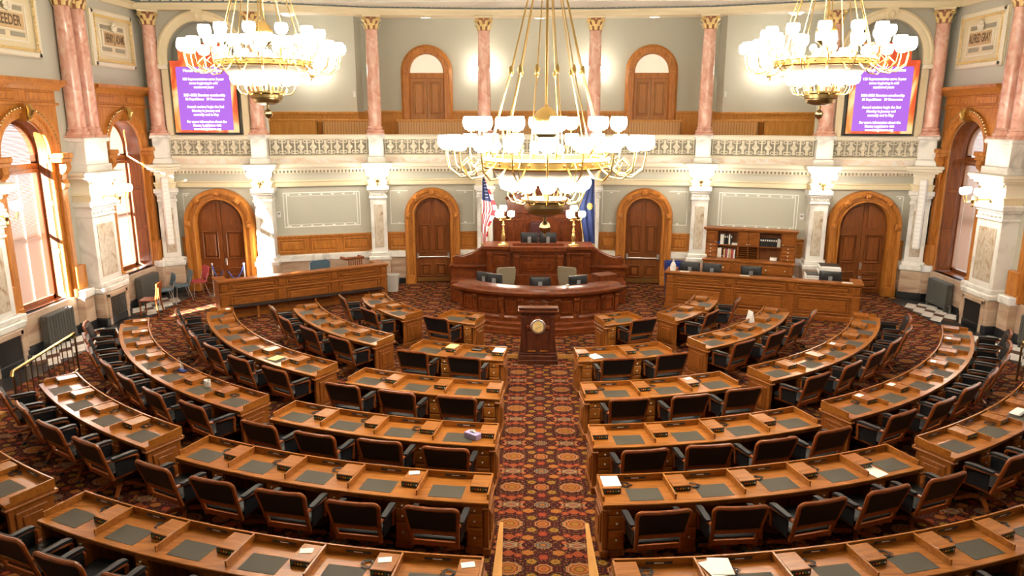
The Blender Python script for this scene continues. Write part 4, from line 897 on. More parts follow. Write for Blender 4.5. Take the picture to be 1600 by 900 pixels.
MB().box(-0.17, 0.17, -0.08, 0.08, 0, 0.05, 0.022).build('shell', 'white', t); MB().box(-0.172, 0.172, -0.082, 0.082, 0.024, 0.028).build('lid_seam', 'grey_plastic', t)
p, a = seat_at(-1, 'M', 3, 1, 0.2, 0.05)
t = thing('drinking_mug', 'pale mug standing on the outer third row desk', 'mug', p, a)
MB().lathe([(0.0, 0.0), (0.05, 0.0), (0.055, 0.02), (0.055, 0.12), (0.048, 0.12), (0.046, 0.02), (0.0, 0.02)], 14).build('cup', 'white', t)
MB().tube([(0.052, 0, 0.10), (0.085, 0, 0.09), (0.09, 0, 0.05), (0.052, 0, 0.03)], 0.008, 6).build('handle', 'white', t)
p, a = seat_at(-1, 'M', 3, 2, 0.10, -0.1)
t = thing('paper_flag_bunch', 'small bunch of white and blue paper pinwheels on a desk', 'decoration', p+Vector((0, 0, 0)), a)
MB().box(-0.12, 0.10, -0.05, 0.05, 0, 0.03, 0.008).build('holder', 'rope_blue', t)
for k, (x, z, m) in enumerate(((-0.1, 0.2, 'white'), (-0.03, 0.15, 'paper'), (0.04, 0.1, 'white'))):
    st = MB().tube([(x*0.5, 0, 0.02), (x, 0, z)], 0.004, 5).build('stick', 'white', t)
    f = MB()
    for j in range(6):
        b = j*PI/3; f.add([(x, -0.006, z), (x+0.045*math.cos(b), -0.006, z+0.045*math.sin(b)), (x+0.05*math.cos(b+0.5), -0.012, z+0.05*math.sin(b+0.5))], [(0, 1, 2)])
    f.build('pinwheel', m, st, smooth=0)
p, a = seat_at(1, 'M', 1, 2, 0.06, 0.1)
t = thing('desk_sign', 'white tented NU sign standing on the outer front row desk', 'sign', p, a+0.9)
MB().add([(-0.1, 0, 0), (0.1, 0, 0), (0.1, 0.06, 0.26), (-0.1, 0.06, 0.26), (-0.1, 0.12, 0), (0.1, 0.12, 0)], [(0, 1, 2, 3), (3, 2, 5, 4), (0, 3, 4), (1, 5, 2)]).build('card', 'white', t, smooth=0)
text('lettering', 'NU', 0.13, 'black', t, (0, 0.028, 0.16), math.radians(77), 0.003)
# ================================================================ lectern
t = thing('lectern', 'dark wood lectern with round gold state seal on its front', 'lectern', (-0.04, 15.34, 0))
MB().box(-0.44, 0.44, -0.22, 0.22, 0, 0.10, 0.012).box(-0.425, 0.425, -0.21, 0.21, 0.10, 0.2, 0.015).box(-0.41, 0.41, -0.2, 0.2, 0.2, 0.27, 0.02).build('base', 'lectern_wood', t)
MB().loops([[(-0.395, -0.19, 0.27), (0.395, -0.19, 0.27), (0.395, 0.19, 0.27), (-0.395, 0.19, 0.27)], [(-0.37, -0.18, 0.6), (0.37, -0.18, 0.6), (0.37, 0.18, 0.6), (-0.37, 0.18, 0.6)], [(-0.37, -0.18, 1.16), (0.37, -0.18, 1.16), (0.37, 0.18, 1.16), (-0.37, 0.18, 1.16)]]).build('body', 'lectern_wood', t)
for q in (-1, 1):
    MB().box(q*0.27, q*0.355, -0.205, -0.17, 0.30, 1.10, 0.01).box(q*0.26, q*0.365, -0.212, -0.17, 1.02, 1.09, 0.012).build('pilaster', 'lectern_wood', t)
    MB().box(q*0.04, q*0.23, -0.195, -0.17, 0.32, 0.74, 0.014).build('front_panel', 'lectern_wood', t)
    MB().box(q*0.05, q*0.22, -0.215, -0.18, 0.29, 0.315, 0.004).build('sill_strip', 'desk_oak', t)
    MB().box(q*0.16, q*0.25, -0.212, -0.18, 0.80, 0.88, 0.008).build('seal_block', 'rostrum_wood', t)
MB().poly([(-0.2, 0.84), (0.2, 0.84), (0.13, 1.0), (0, 1.1), (-0.13, 1.0)], -0.205, -0.17).build('seal_backing', 'rostrum_wood', t)
MB().box(-0.43, 0.43, -0.25, 0.24, 1.16, 1.20, 0.012).box(-0.41, 0.41, -0.23, -0.20, 1.20, 1.27, 0.008).box(-0.42, 0.42, -0.24, -0.19, 1.26, 1.28, 0.006).build('reading_top', 'lectern_wood', t)
MB().box(-0.44, 0.44, -0.255, 0.245, 1.195, 1.212, 0.004).build('top_edge', 'rostrum_wood', t)
M = Matrix.Translation((0, -0.205, 0.86)) @ Matrix.Rotation(PI/2, 4, 'X')
S_ = MB(M).lathe([(0.0, 0.02), (0.155, 0.02), (0.165, 0.01), (0.165, 0.0), (0.0, 0.0)][::-1], 28).build('seal_ring', 'silver', t)
MB(M).lathe([(0.12, 0.02), (0.12, 0.03), (0.0, 0.032)], 28).build('seal_disc', 'gilt', S_)
b = MB(M)
for k in range(26):
    a = 2*PI*k/26; b.box(0.137*math.cos(a)-0.006, 0.137*math.cos(a)+0.006, 0.137*math.sin(a)-0.006, 0.137*math.sin(a)+0.006, 0.02, 0.024)
for k in range(7): b.tube([(-0.07+0.02*k, -0.05+0.012*k, 0.032), (-0.05+0.02*k, -0.03+0.006*k, 0.034)], 0.004, 4)
b.build('seal_relief', 'brass_dark', S_, smooth=0, kind='stuff')
for q in (-1, 1):
    MB().tube([(q*0.12, 0.0, 1.2), (q*0.16, -0.02, 1.28), (q*0.20, -0.05, 1.36), (q*0.10, -0.12, 1.42)], [0.005, 0.004, 0.004, 0.007], 6).build('microphone', 'grey_plastic', t)
# ================================================================ rostrum
CC = (0.0, 20.25); AE = 0.78
t = thing('clerk_desk', 'long curved carved wood clerk desk behind the lectern', 'desk', (0, 18.0, 0))
def carc(nm, prof, a0=-AE, a1=AE, n=28, mat='rostrum_wood', par=None): return MB().arc(prof, a0, a1, n, CC).build(nm, mat, par or t, world=True)
def rb(r0, r1, z0, z1): return [(r0, z0), (r0, z1), (r1, z1), (r1, z0)]
carc('platform_step', rb(0.3, 3.30, 0.0, 0.14)); carc('platform_step', [(0.3, 0.14), (0.3, 0.26), (3.18, 0.26), (3.22, 0.23), (3.22, 0.14)]); carc('platform_step', [(0.3, 0.26), (0.3, 0.36), (3.06, 0.36), (3.10, 0.33), (3.10, 0.26)])
carc('front_wall', rb(2.80, 2.90, 0.36, 1.0)); carc('plinth', [(2.8, 0.36), (2.8, 0.48), (2.93, 0.48), (2.96, 0.44), (2.96, 0.36)])
carc('worktop', [(2.25, 1.06), (2.25, 1.10), (3.02, 1.10), (3.06, 1.08), (3.04, 1.02), (2.97, 0.98), (2.94, 0.94), (2.86, 0.94), (2.86, 1.06)], -AE-0.04, AE+0.04)
carc('raised_shelf', [(2.5, 1.10), (2.5, 1.17), (2.84, 1.17), (2.90, 1.15), (2.92, 1.10)], -AE-0.02, AE+0.02)
for k, a in enumerate((-0.74, -0.58, -0.32, -0.155, 0.155, 0.32, 0.58, 0.74)):
    p = Vector((CC[0]+2.9*math.sin(a), CC[1]-2.9*math.cos(a), 0)); M = Fr(p.x, p.y, 0, a)
    MB(M).box(-0.075, 0.075, -0.06, 0.02, 0.40, 0.52, 0.012).box(-0.06, 0.06, -0.05, 0.02, 0.52, 0.84, 0.01).box(-0.08, 0.08, -0.08, 0.02, 0.84, 0.94, 0.02).build('carved_pilaster', 'rostrum_wood', t, world=True)
    MB(M).box(-0.02, 0.02, -0.06, -0.04, 0.54, 0.82, 0.006).ball((-0.04, -0.085, 0.89), 0.028, 6, 5).ball((0.04, -0.085, 0.89), 0.028, 6, 5).ball((0, -0.055, 0.6), 0.03, 6, 5, 1.5).build('carving', 'rostrum_wood', t, world=True)
for a0, a1 in ((-0.54, -0.36), (-0.12, 0.12), (0.36, 0.54), (-0.29, -0.19), (0.19, 0.29), (-0.71, -0.61), (0.61, 0.71)):
    carc('front_panel', rb(2.89, 2.93, 0.54, 0.58), a0, a1, 5); carc('front_panel', rb(2.89, 2.93, 0.82, 0.86), a0, a1, 5); carc('front_panel', rb(2.89, 2.93, 0.58, 0.82), a0, a0+0.014, 1); carc('front_panel', rb(2.89, 2.93, 0.58, 0.82), a1-0.014, a1, 1) 
    if a1-a0 > 0.15: carc('burl_panel', rb(2.90, 2.93, 0.61, 0.79), a0+0.035, a1-0.035, 5)
# upper tier
r = thing('speaker_rostrum', 'tall carved wood speaker rostrum with scrolled wings below the flags', 'rostrum', (0, 20.9, 0))
def rbx(nm, *b, c=0.012, mat='rostrum_wood'): return MB().box(b[0], b[1], b[2]-20.9, b[3]-20.9, b[4], b[5], c).build(nm, mat, r)
rbx('platform', -2.55, 2.55, 20.6, 22.85, 0.0, 0.62)
rbx('body', -1.5, 1.5, 20.75, 21.5, 0.3, 1.58); rbx('centre_projection', -0.72, 0.72, 20.55, 20.8, 0.3, 1.56)
rbx('worktop', -1.6, 1.6, 20.66, 21.6, 1.56, 1.66); rbx('centre_cornice', -0.80, 0.80, 20.44, 20.8, 1.54, 1.68); rbx('centre_cornice', -0.74, 0.74, 20.5, 20.8, 1.47, 1.55)
rbx('desk_ledge', -0.74, 0.74, 20.62, 20.68, 1.66, 1.76)
rbx('ledger_rail', -0.6, 0.6, 20.51, 20.56, 1.38, 1.41); rbx('base_moulding', -0.78, 0.78, 20.48, 20.6, 0.3, 0.86); rbx('base_moulding', -1.56, 1.56, 20.70, 20.8, 0.3, 0.84)
rbx('front_panel', -0.46, 0.46, 20.52, 20.56, 0.95, 1.30, c=0.02); rbx('burl_panel', -0.38, 0.38, 20.50, 20.56, 1.02, 1.23, c=0.03)
for q in (-1, 1):
    for x0, x1, yy in ((0.54, 0.70, 20.5), (0.8, 0.9, 20.70), (1.36, 1.48, 20.70)):
        MB().box(q*x0, q*x1, yy-20.9, yy-20.9+0.06, 0.9, 1.46, 0.015).box(q*(x0-0.02), q*(x1+0.02), yy-20.94, yy-20.9+0.06, 1.34, 1.46, 0.02).build('carved_pilaster', 'rostrum_wood', r)
    rbx('front_panel', q*0.96, q*1.30, 20.72, 20.76, 0.98, 1.36, c=0.015); rbx('burl_panel', q*1.03, q*1.23, 20.70, 20.76, 1.04, 1.26, c=0.02); rbx('ledger_rail', q*0.92, q*1.34, 20.70, 20.76, 1.42, 1.45)
    top = [(1.52, 1.62)] + [(1.52+1.0*k/10, 1.62-0.46*math.sin(PI/2*(k/10)**0.8)) for k in range(1, 9)] + [(2.42, 1.22), (2.54, 1.14), (2.56, 1.04), (2.5, 0.96), (1.52, 0.96)]
    pts = [(q*x, z) for x, z in top]; pts = pts[::-1] if q > 0 else pts
    MB().poly(pts, 0.55, 0.65).build('scroll_wing', 'rostrum_wood', r)
    MB().tube([(q*x, 0.6, z+0.01) for x, z in top[:11]] + [(q*2.5, 0.6, 1.0), (q*2.40, 0.6, 1.0), (q*2.38, 0.6, 1.08), (q*2.45, 0.6, 1.1)], 0.05, 8).build('scroll_moulding', 'rostrum_wood', r)
    rbx('wing_base', q*1.5, q*2.6, 21.35, 21.7, 0.0, 0.92); rbx('wing_cap', q*1.5, q*2.66, 21.28, 21.75, 0.90, 0.97); rbx('wing_panel', q*1.7, q*2.45, 21.32, 21.36, 0.25, 0.78, c=0.02)
b = thing('rostrum_panelling', 'tall dark wood panelling on the wall behind the speaker chair', 'panelling', (0, 23.3, 0))
MB().box(-1.42, 1.42, -0.12, 0.2, 0.0, 2.30, 0.01).build('ground', 'rostrum_wood', b)
MB().box(-1.46, 1.46, -0.20, 0.2, 2.30, 2.36, 0.01).box(-1.44, 1.44, -0.16, 0.2, 2.05, 2.12, 0.01).build('cornice', 'rostrum_wood', b)
MB().poly([(-1.0, 2.36), (1.0, 2.36), (1.0, 2.75), (0.7, 2.95), (0.35, 3.08), (0, 3.12), (-0.35, 3.08), (-0.7, 2.95), (-1.0, 2.75)], -0.14, 0.1).build('crest_panel', 'rostrum_wood', b)
MB().tube([(1.02, -0.12, 2.75), (0.7, -0.12, 2.97), (0.35, -0.12, 3.1), (0, -0.12, 3.14), (-0.35, -0.12, 3.1), (-0.7, -0.12, 2.97), (-1.02, -0.12, 2.75)], 0.05, 8).build('crest_moulding', 'rostrum_wood', b)
for k in range(8):
    x0 = -1.36+k*0.34; MB().box(x0+0.04, x0+0.30, -0.145, -0.11, 1.2, 2.0, 0.02).build('tall_panel', 'rostrum_wood', b)
for k in range(3):
    x0 = -1.36+k*0.907; MB().box(x0+0.06, x0+0.85, -0.145, -0.11, 2.14, 2.27, 0.015).build('frieze_panel', 'rostrum_wood', b)
# speaker chair
t = thing('speaker_chair', 'high-backed oxblood leather chair with tufted back behind the rostrum', 'chair', (0.05, 21.95, 0.62))
MB().box(-0.33, 0.33, -0.3, 0.3, 0.42, 0.55, 0.05).build('seat', 'leather_red', t)
rings = []
for z, w, dp in ((0.5, 0.30, 0.12), (0.8, 0.31, 0.13), (1.1, 0.32, 0.13), (1.35, 0.33, 0.14), (1.5, 0.31, 0.13), (1.56, 0.25, 0.08)):
    rings.append([(-w, 0.25, z), (-w*0.85, 0.25-dp, z), (w*0.85, 0.25-dp, z), (w, 0.25, z), (w*0.8, 0.36, z), (-w*0.8, 0.36, z)])
MB().loops(rings).build('backrest', 'leather_red', t)
u = MB()
for j in range(3):
    for k in range(5 - (j % 2)):
        u.ball((-0.2+0.1*k+0.05*(j % 2), 0.13, 1.15-0.11*j), 0.045, 8, 5)
u.build('tufting', 'leather_red', t)
for q in (-1, 1): MB().box(q*0.30, q*0.38, -0.25, 0.25, 0.62, 0.70, 0.03).box(q*0.31, q*0.36, -0.2, -0.15, 0.4, 0.64).build('armrest', 'leather_red', t)
MB().lathe([(0.03, 0.1), (0.03, 0.42)], 8).box(-0.3, 0.3, -0.03, 0.03, 0.0, 0.1, 0.02).box(-0.03, 0.03, -0.3, 0.3, 0.0, 0.1, 0.02).build('base', 'iron', t)
# monitors
def monitor(x, y, z, rot, label, w=0.48, h=0.30, lift=0.06, facing=-1):
    t = thing('monitor', label, 'monitor', (x, y, z), rot, 'black computer monitors')
    MB().box(-0.12, 0.12, -0.09, 0.09, 0, 0.015, 0.005).build('foot', 'black_plastic', t)
    MB().box(-0.05, 0.05, -0.045, -0.02, 0.01, lift+h*0.62, 0.006).build('stand', 'grey_plastic', t)
    s = MB().loops([[(-w/2, 0.03, lift), (w/2, 0.03, lift), (w/2, 0.03, lift+h), (-w/2, 0.03, lift+h)], [(-w/2, 0.0, lift), (w/2, 0.0, lift), (w/2, 0.0, lift+h), (-w/2, 0.0, lift+h)], [(-w*0.36, -0.025, lift+0.04), (w*0.36, -0.025, lift+0.04), (w*0.36, -0.025, lift+h-0.04), (-w*0.36, -0.025, lift+h-0.04)]])
    sh = s.build('housing', 'black_plastic', t); MB().box(-w/2+0.015, w/2-0.015, 0.029, 0.032, lift+0.015, lift+h-0.015).build('screen', 'black', sh)
monitor(-0.26, 20.95, 1.66, 0, 'black monitor on the speaker desk, striped flag half', 0.5); monitor(0.28, 20.95, 1.66, 0, 'black monitor on the speaker desk, blue flag half', 0.5)
CDT = 0.98
MB().arc(rb(1.95, 2.5, 0.94, 0.98), -AE, AE, 24, CC).build('inner_worktop', 'rostrum_wood', bpy.data.objects['clerk_desk'], world=True)
monitor(-1.42, 18.55, CDT, -0.5, 'black monitor at the striped flag end of the clerk desk'); monitor(0.03, 17.98, CDT, 0, 'black monitor at the middle of the clerk desk', 0.54); monitor(1.0, 18.2, CDT, 0.4, 'black monitor beside a paper cup on the clerk desk', 0.52); monitor(-1.15, 18.35, CDT, -0.3, 'second black monitor at the striped flag end of the clerk desk', 0.42)
def tan_chair(x, y, rot, label, z=0.36):
    t = thing('clerk_chair', label, 'chair', (x, y, z), rot, 'tan clerk chairs')
    MB().box(-0.25, 0.25, -0.25, 0.22, 0.4, 0.5, 0.04).build('seat', 'tan_fabric', t)
    MB().loops([[(-w, 0.22+dy, z2), (w, 0.22+dy, z2), (w*0.9, 0.30+dy, z2), (-w*0.9, 0.30+dy, z2)] for z2, w, dy in ((0.5, 0.22, 0), (0.7, 0.26, 0.03), (0.95, 0.27, 0.06), (1.03, 0.24, 0.07))]).build('backrest', 'tan_fabric', t)
    MB().lathe([(0.025, 0.08), (0.025, 0.4)], 8).box(-0.28, 0.28, -0.025, 0.025, 0.03, 0.08, 0.01).box(-0.025, 0.025, -0.28, 0.28, 0.03, 0.08, 0.01).build('base', 'black_plastic', t)
    for q in (-1, 1): MB().box(q*0.27, q*0.32, -0.18, 0.15, 0.62, 0.66, 0.015).box(q*0.28, q*0.31, -0.1, -0.05, 0.42, 0.64).build('armrest', 'black_plastic', t)
tan_chair(-0.95, 19.25, PI+0.3, 'tan fabric chair behind the clerk desk, striped flag half', 0.36); tan_chair(0.85, 19.35, PI-0.35, 'tan fabric chair behind the clerk desk, blue flag half', 0.36)
t = thing('paper_cup', 'white paper cup on the clerk desk', 'cup', (0.70, 17.55, 1.17)); MB().lathe([(0.0, 0), (0.035, 0), (0.045, 0.08), (0.04, 0.08), (0.032, 0.005), (0, 0.005)], 12).build('body', 'paper', t)
MB().lathe([(0.044, 0.076), (0.048, 0.08), (0.044, 0.084)], 12).build('rim', 'paper', t)
t = thing('ballot_box', 'lidded wooden box at the blue flag end of the clerk desk', 'box', (1.72, 18.75, 1.0), 0.5); MB().box(-0.26, 0.26, -0.18, 0.18, 0, 0.24, 0.015).build('body', 'rostrum_wood', t); MB().box(-0.28, 0.28, -0.2, 0.2, 0.24, 0.28, 0.012).build('lid', 'rostrum_wood', t)
# flags
def flag(x, y, label, us):
    t = thing('flag', label, 'flag', (x, y, 0.62)); s = 1 if us else -1
    MB().lathe([(0.0, 0), (0.16, 0), (0.16, 0.03), (0.05, 0.06), (0.016, 0.1), (0.014, 3.05), (0.03, 3.07), (0.03, 3.1), (0.0, 3.2)], 10).build('pole', 'brass', t)
    nx, nz = 22, 26; v = []; f = []; mi = []
    for j in range(nz+1):
        for i in range(nx+1):
            u, w = i/nx, j/nz
            spread = (0.08 + 0.92*w if w < 0.45 else max(0.20, 0.494-1.1*(w-0.45))) if us else (0.10+0.95*w if w < 0.4 else 0.48-0.30*(w-0.4))
            xx = s*(u*spread - 0.05*(1-w)) - (0.10*w if us else -0.12*w); yy = -0.05 + 0.05*math.sin(u*15+w*1.5)*(0.35+w*0.65) - 0.02
            zz = 2.98 - w*2.1 - u*0.10*(1-w*0.3) + (0.08*math.sin(u*6) if w > 0.9 else 0)
            v.append((xx, yy, zz))
    for j in range(nz):
        for i in range(nx):
            q = (j*(nx+1)+i, j*(nx+1)+i+1, (j+1)*(nx+1)+i+1, (j+1)*(nx+1)+i)
            f.append(q if us else q[::-1])
            if us:
                if j < nz*0.34 and i < nx*0.72: mi.append(2)
                else: mi.append((i//2 + (j//7)) % 2 if i < nx*0.7 else (j//2) % 2)
            else: mi.append(0)
    m = MB(); m.add(v, f); m.mi = mi
    c = m.build('cloth', ['flag_red', 'flag_white', 'flag_navy'] if us else 'flag_navy', t, smooth=60)
    if us:
        st = MB()
        for j in range(7):
            for i in range(3): st.ball((s*(0.0+0.035*i+0.006*j), -0.12, 2.9-0.095*j), 0.012, 5, 3)
        st.build('stars', 'flag_white', c, kind='stuff')
    e = [v[nz*(nx+1)+i] for i in range(nx+1)]
    MB().tube(e, 0.018, 5).build('fringe', 'fringe_gold', c)
    if not us:
        e2 = [v[j*(nx+1)+nx] for j in range(nz+1)]; MB().tube(e2, 0.008, 5).build('fringe', 'fringe_gold', c)
        MB().lathe([(0.0, 1.95), (0.07, 2.0), (0.09, 2.08), (0.06, 2.16), (0.0, 2.2)], 10, s*0.06, -0.06).build('emblem', 'fringe_gold', c)
flag(-1.62, 21.85, 'red white and blue striped flag hanging beside the rostrum', True)
flag(1.60, 21.85, 'navy blue flag with gold fringe hanging beside the rostrum', False)
# ================================================================ long counters
def counter(x0, y0, x1, y1, label, bench, n):
    """front face runs from (x0,y0) to (x1,y1); body behind it"""
    a, b = Vector((x0, y0)), Vector((x1, y1)); ang = math.atan2((b-a).y, (b-a).x); L = (b-a).length; m = (a+b)/2
    t = thing('long_counter', label, 'counter', (m.x, m.y, 0), ang, 'long panelled counters')
    h = L/2
    MB().box(-h, h, 0.04, 0.10, 0.0, 0.98, 0.005).build('front', 'counter_oak', t)
    for q in (-1, 1): MB().box(q*h, q*(h-0.06), 0.04, 0.72, 0.0, 0.98, 0.005).build('side', 'counter_oak', t)
    MB().box(-h-0.04, h+0.04, -0.02, 0.30, 0.98, 1.04, 0.012).build('upper_shelf', 'counter_oak', t)
    MB().box(-h, h, 0.1, 0.74, 0.70, 0.74, 0.006).build('worktop', 'counter_oak', t)
    for q in (-1, 1): MB().box(q*(h+0.04), q*(h-0.26), 0.30, 0.76, 0.98, 1.04, 0.01).build('end_shelf', 'counter_oak', t)
    MB().box(-h-0.01, h+0.01, 0.0, 0.06, 0.0, 0.12, 0.01).build('base_moulding', 'counter_oak', t)
    MB().box(-h-0.01, h+0.01, -0.005, 0.05, 0.66, 0.70, 0.01).build('middle_rail', 'counter_oak', t)
    for k in range(n+1):
        xc = -h+0.12+(L-0.24)*k/n
        MB().box(xc-0.10, xc+0.10, 0.01, 0.05, 0.12, 0.66, 0.012).build('stile', 'counter_oak', t)
        MB().box(xc-0.08, xc+0.08, 0.0, 0.05, 0.74, 0.94, 0.015).build('upper_block', 'counter_oak', t)
    for k in range(n):
        xa = -h+0.12+(L-0.24)*k/n+0.15; xb = -h+0.12+(L-0.24)*(k+1)/n-0.15
        MB().raised(xa, xb, 0.18, 0.62, 0.042, 0.035, 0.035).build('front_panel', 'counter_oak', t)
        MB().raised(xa, xb, 0.75, 0.93, 0.042, 0.035, 0.025).build('upper_panel', 'counter_oak', t)
    if bench:
        MB().box(-h+0.2, h-0.2, -0.28, 0.0, 0.34, 0.37, 0.008).build('bench_shelf', 'black', t)
        for k in range(3): MB().box(-h+0.9+k*(L-1.6)/2-0.025, -h+0.9+k*(L-1.6)/2+0.025, -0.26, -0.2, 0.0, 0.34).build('bench_leg', 'counter_oak', t)
    return t
counter(-8.42, 18.5, -4.48, 21.14, 'long oak counter with low bench shelf, striped flag side', True, 3)
counter(3.61, 20.30, 8.4, 18.68, 'long oak counter in front of the shelved cabinet', False, 3)
# things on and behind the counters
def on_line(x0, y0, x1, y1, f, back): 
    d = Vector((x1-x0, y1-y0)); n = Vector((-d.y, d.x)).normalized(); p = Vector((x0, y0))+d*f+n*back; return p, math.atan2(d.y, d.x)
RC = (3.61, 20.30, 8.4, 18.68)
for f, lb, w in ((0.12, 'first black monitor on the counter beside the spray bottle', 0.5), (0.24, 'second black monitor on the counter beside the spray bottle', 0.46), (0.45, 'black monitor at the middle of the counter below the cabinet', 0.5), (0.85, 'black monitor on the counter in front of the copier', 0.5)):
    p, a = on_line(*RC, f, 0.45); monitor(p.x, p.y, 0.742, a, lb, w*1.12, 0.36, 0.16)
p, a = on_line(*RC, 0.035, 0.14)
t = thing('spray_bottle', 'translucent white sanitizer bottle with pale blue label on the counter', 'bottle', (p.x, p.y, 1.045), a)
MB().lathe([(0, 0), (0.075, 0), (0.08, 0.02), (0.08, 0.16), (0.05, 0.22), (0.03, 0.25), (0, 0.25)], 12).build('body', 'white', t); MB().lathe([(0.081, 0.03), (0.081, 0.11)], 12).build('label_band', 'stencil', t); MB().lathe([(0.025, 0.25), (0.025, 0.30), (0.012, 0.30), (0.012, 0.35)], 8).box(-0.05, 0.02, -0.012, 0.012, 0.34, 0.36).build('pump', 'white', t)
for f, lb in ((0.10, 'white card holder lying near the spray bottle'), (0.42, 'white paper label near the middle of the counter'), (0.93, 'white paper label at the copier end of the counter')):
    p, a = on_line(*RC, f, 0.1); tag(put('paper_label', MB().box(-0.13, 0.13, -0.06, 0.06, 0, 0.012, 0.003).mesh('paper_label', 'paper'), None, (p.x, p.y, 1.041), a), lb, 'paper')
LC = (-8.42, 18.5, -4.48, 21.14)
p, a = on_line(*LC, 0.16, 0.5)
t = thing('open_binder', 'white open binder lying on the counter in the sunlight', 'binder', (p.x, p.y, 0.742), a+0.3); MB().box(-0.28, -0.01, -0.18, 0.18, 0, 0.10, 0.01).build('cover', 'white', t); MB().box(0.01, 0.28, -0.18, 0.18, 0.0, 0.12, 0.01).build('page_block', 'paper', t)
for f, lb, m in ((0.40, 'small black printer on the striped flag side counter', 'black_plastic'), (0.63, 'black office chair back showing over the striped flag side counter', 'blue_plastic'), (0.86, 'brown slatted wooden chair behind the striped flag side counter', 'chair_wood')):
    if 'printer' in lb:
        p, a = on_line(*LC, f, 0.5); t = thing('desk_printer', lb, 'printer', (p.x, p.y, 0.742), a); MB().box(-0.16, 0.16, -0.12, 0.12, 0, 0.22, 0.01).build('body', m, t); MB().box(-0.13, 0.13, -0.16, -0.10, 0.06, 0.08).box(-0.13, 0.13, -0.125, -0.11, 0.14, 0.2).build('tray', 'grey_plastic', t)
    elif 'office' in lb:
        p, a = on_line(*LC, f, 1.14); t = thing('office_chair', lb, 'chair', (p.x, p.y, 0), a)
        MB().box(-0.25, 0.25, -0.25, 0.25, 0.42, 0.5, 0.04).build('seat', 'leather', t); MB().loops([[(-w, -0.27+dy, z), (w, -0.27+dy, z), (w, -0.2+dy, z), (-w, -0.2+dy, z)] for z, w, dy in ((0.55, 0.24, 0), (0.9, 0.30, -0.02), (1.12, 0.30, -0.04), (1.18, 0.22, -0.04))]).build('backrest', m, t); MB().lathe([(0.03, 0.05), (0.03, 0.42)], 8).box(-0.28, 0.28, -0.03, 0.03, 0.0, 0.06, 0.01).box(-0.03, 0.03, -0.28, 0.28, 0.0, 0.06, 0.01).build('base', 'black_plastic', t)
    else:
        p, a = on_line(*LC, f, 1.12); t = thing('slat_chair', lb, 'chair', (p.x, p.y, 0), a)
        MB().box(-0.26, 0.26, -0.24, 0.24, 0.42, 0.47, 0.015).build('seat', m, t); MB().tube([(-0.28, 0.2, 1.1), (-0.27, -0.2, 1.12), (0, -0.27, 1.14), (0.27, -0.2, 1.12), (0.28, 0.2, 1.1)], 0.045, 8).build('top_rail', m, t)
        for k in range(7): MB().box(-0.2+k*0.066-0.015, -0.2+k*0.066+0.015, -0.26, -0.24, 0.47, 1.1).build('slat', m, t)
        for q in (-1, 1):
            for e in (-1, 1): MB().box(q*0.22, q*0.26, e*0.2, e*0.24, 0, 0.42).build('leg', m, t)
# ================================================================ shelved cabinet
m_, ang, w_ = bay(5); t = thing('shelved_cabinet', 'oak hutch cabinet with drawers, pigeonholes and binders against the wall', 'cabinet', (m_.x-0.15, m_.y-0.02, 0), ang-0.02)
cw = 1.32
MB().box(-cw, cw, -0.42, 0.22, 0, 0.98, 0.008).build('base_carcass', 'counter_oak', t); MB().box(-cw-0.03, cw+0.03, -0.46, 0.24, 0.98, 1.03, 0.01).build('counter_top', 'counter_oak', t)
for k, (x0, x1) in enumerate(((-cw+0.02, -0.48), (-0.44, 0.28), (0.32, cw-0.02))):
    for j, (z0, z1) in enumerate(((0.66, 0.95), (0.34, 0.63), (0.04, 0.31))):
        d = MB().box(x0+0.012, x1-0.012, -0.455, -0.41, z0, z1-0.012, 0.02).build('drawer', 'counter_oak', t)
        for xk in ([(x0+x1)/2] if k == 1 else [x0+0.22, x1-0.22]): put('knob', KNOB, d, (xk, -0.455, (z0+z1)/2)).scale = (1.6, 1.6, 1.6)
hz0, hz1, hy = 1.03, 1.92, -0.10
MB().box(-cw, cw, 0.18, 0.22, hz0, hz1).build('back_board', 'door_oak', t)
MB().box(-cw-0.06, cw+0.06, -0.20, 0.24, hz1, hz1+0.06, 0.012).box(-cw-0.02, cw+0.02, -0.15, 0.22, hz1-0.04, hz1, 0.008).build('crown', 'counter_oak', t)
XD = [-cw, -0.96, -0.34, 0.27, 0.92, cw]
for x in XD: MB().box(x-0.015, x+0.015, hy, 0.2, hz0, hz1).build('upright', 'counter_oak', t)
for x0, x1 in ((XD[1], XD[2]), (XD[3], XD[4])): MB().box(x0, x1, hy, 0.2, 1.42, 1.45).build('shelf', 'counter_oak', t)
MB().box(XD[2], XD[3], hy, 0.2, 1.42, 1.45).build('shelf', 'counter_oak', t)
for k in range(2):
    x0 = XD[2]+0.02+k*0.295; d = MB().box(x0, x0+0.28, hy-0.02, hy, 1.46, hz1-0.05, 0.006).box(x0+0.05, x0+0.23, hy-0.03, hy, 1.51, hz1-0.10, 0.01).build('door', 'counter_oak', t); put('knob', KNOB, d, (x0+(0.25 if k == 0 else 0.03), hy-0.02, 1.5)).scale = (1.5, 1.5, 1.5)
    for j in range(6): MB().box(x0, x0+0.28, hy, 0.18, 1.04+j*0.065, 1.048+j*0.065).build('pigeonhole_shelf', 'counter_oak', t)
MB().box(XD[2]+0.3, XD[2]+0.312, hy, 0.18, hz0, 1.42).build('upright', 'counter_oak', t)
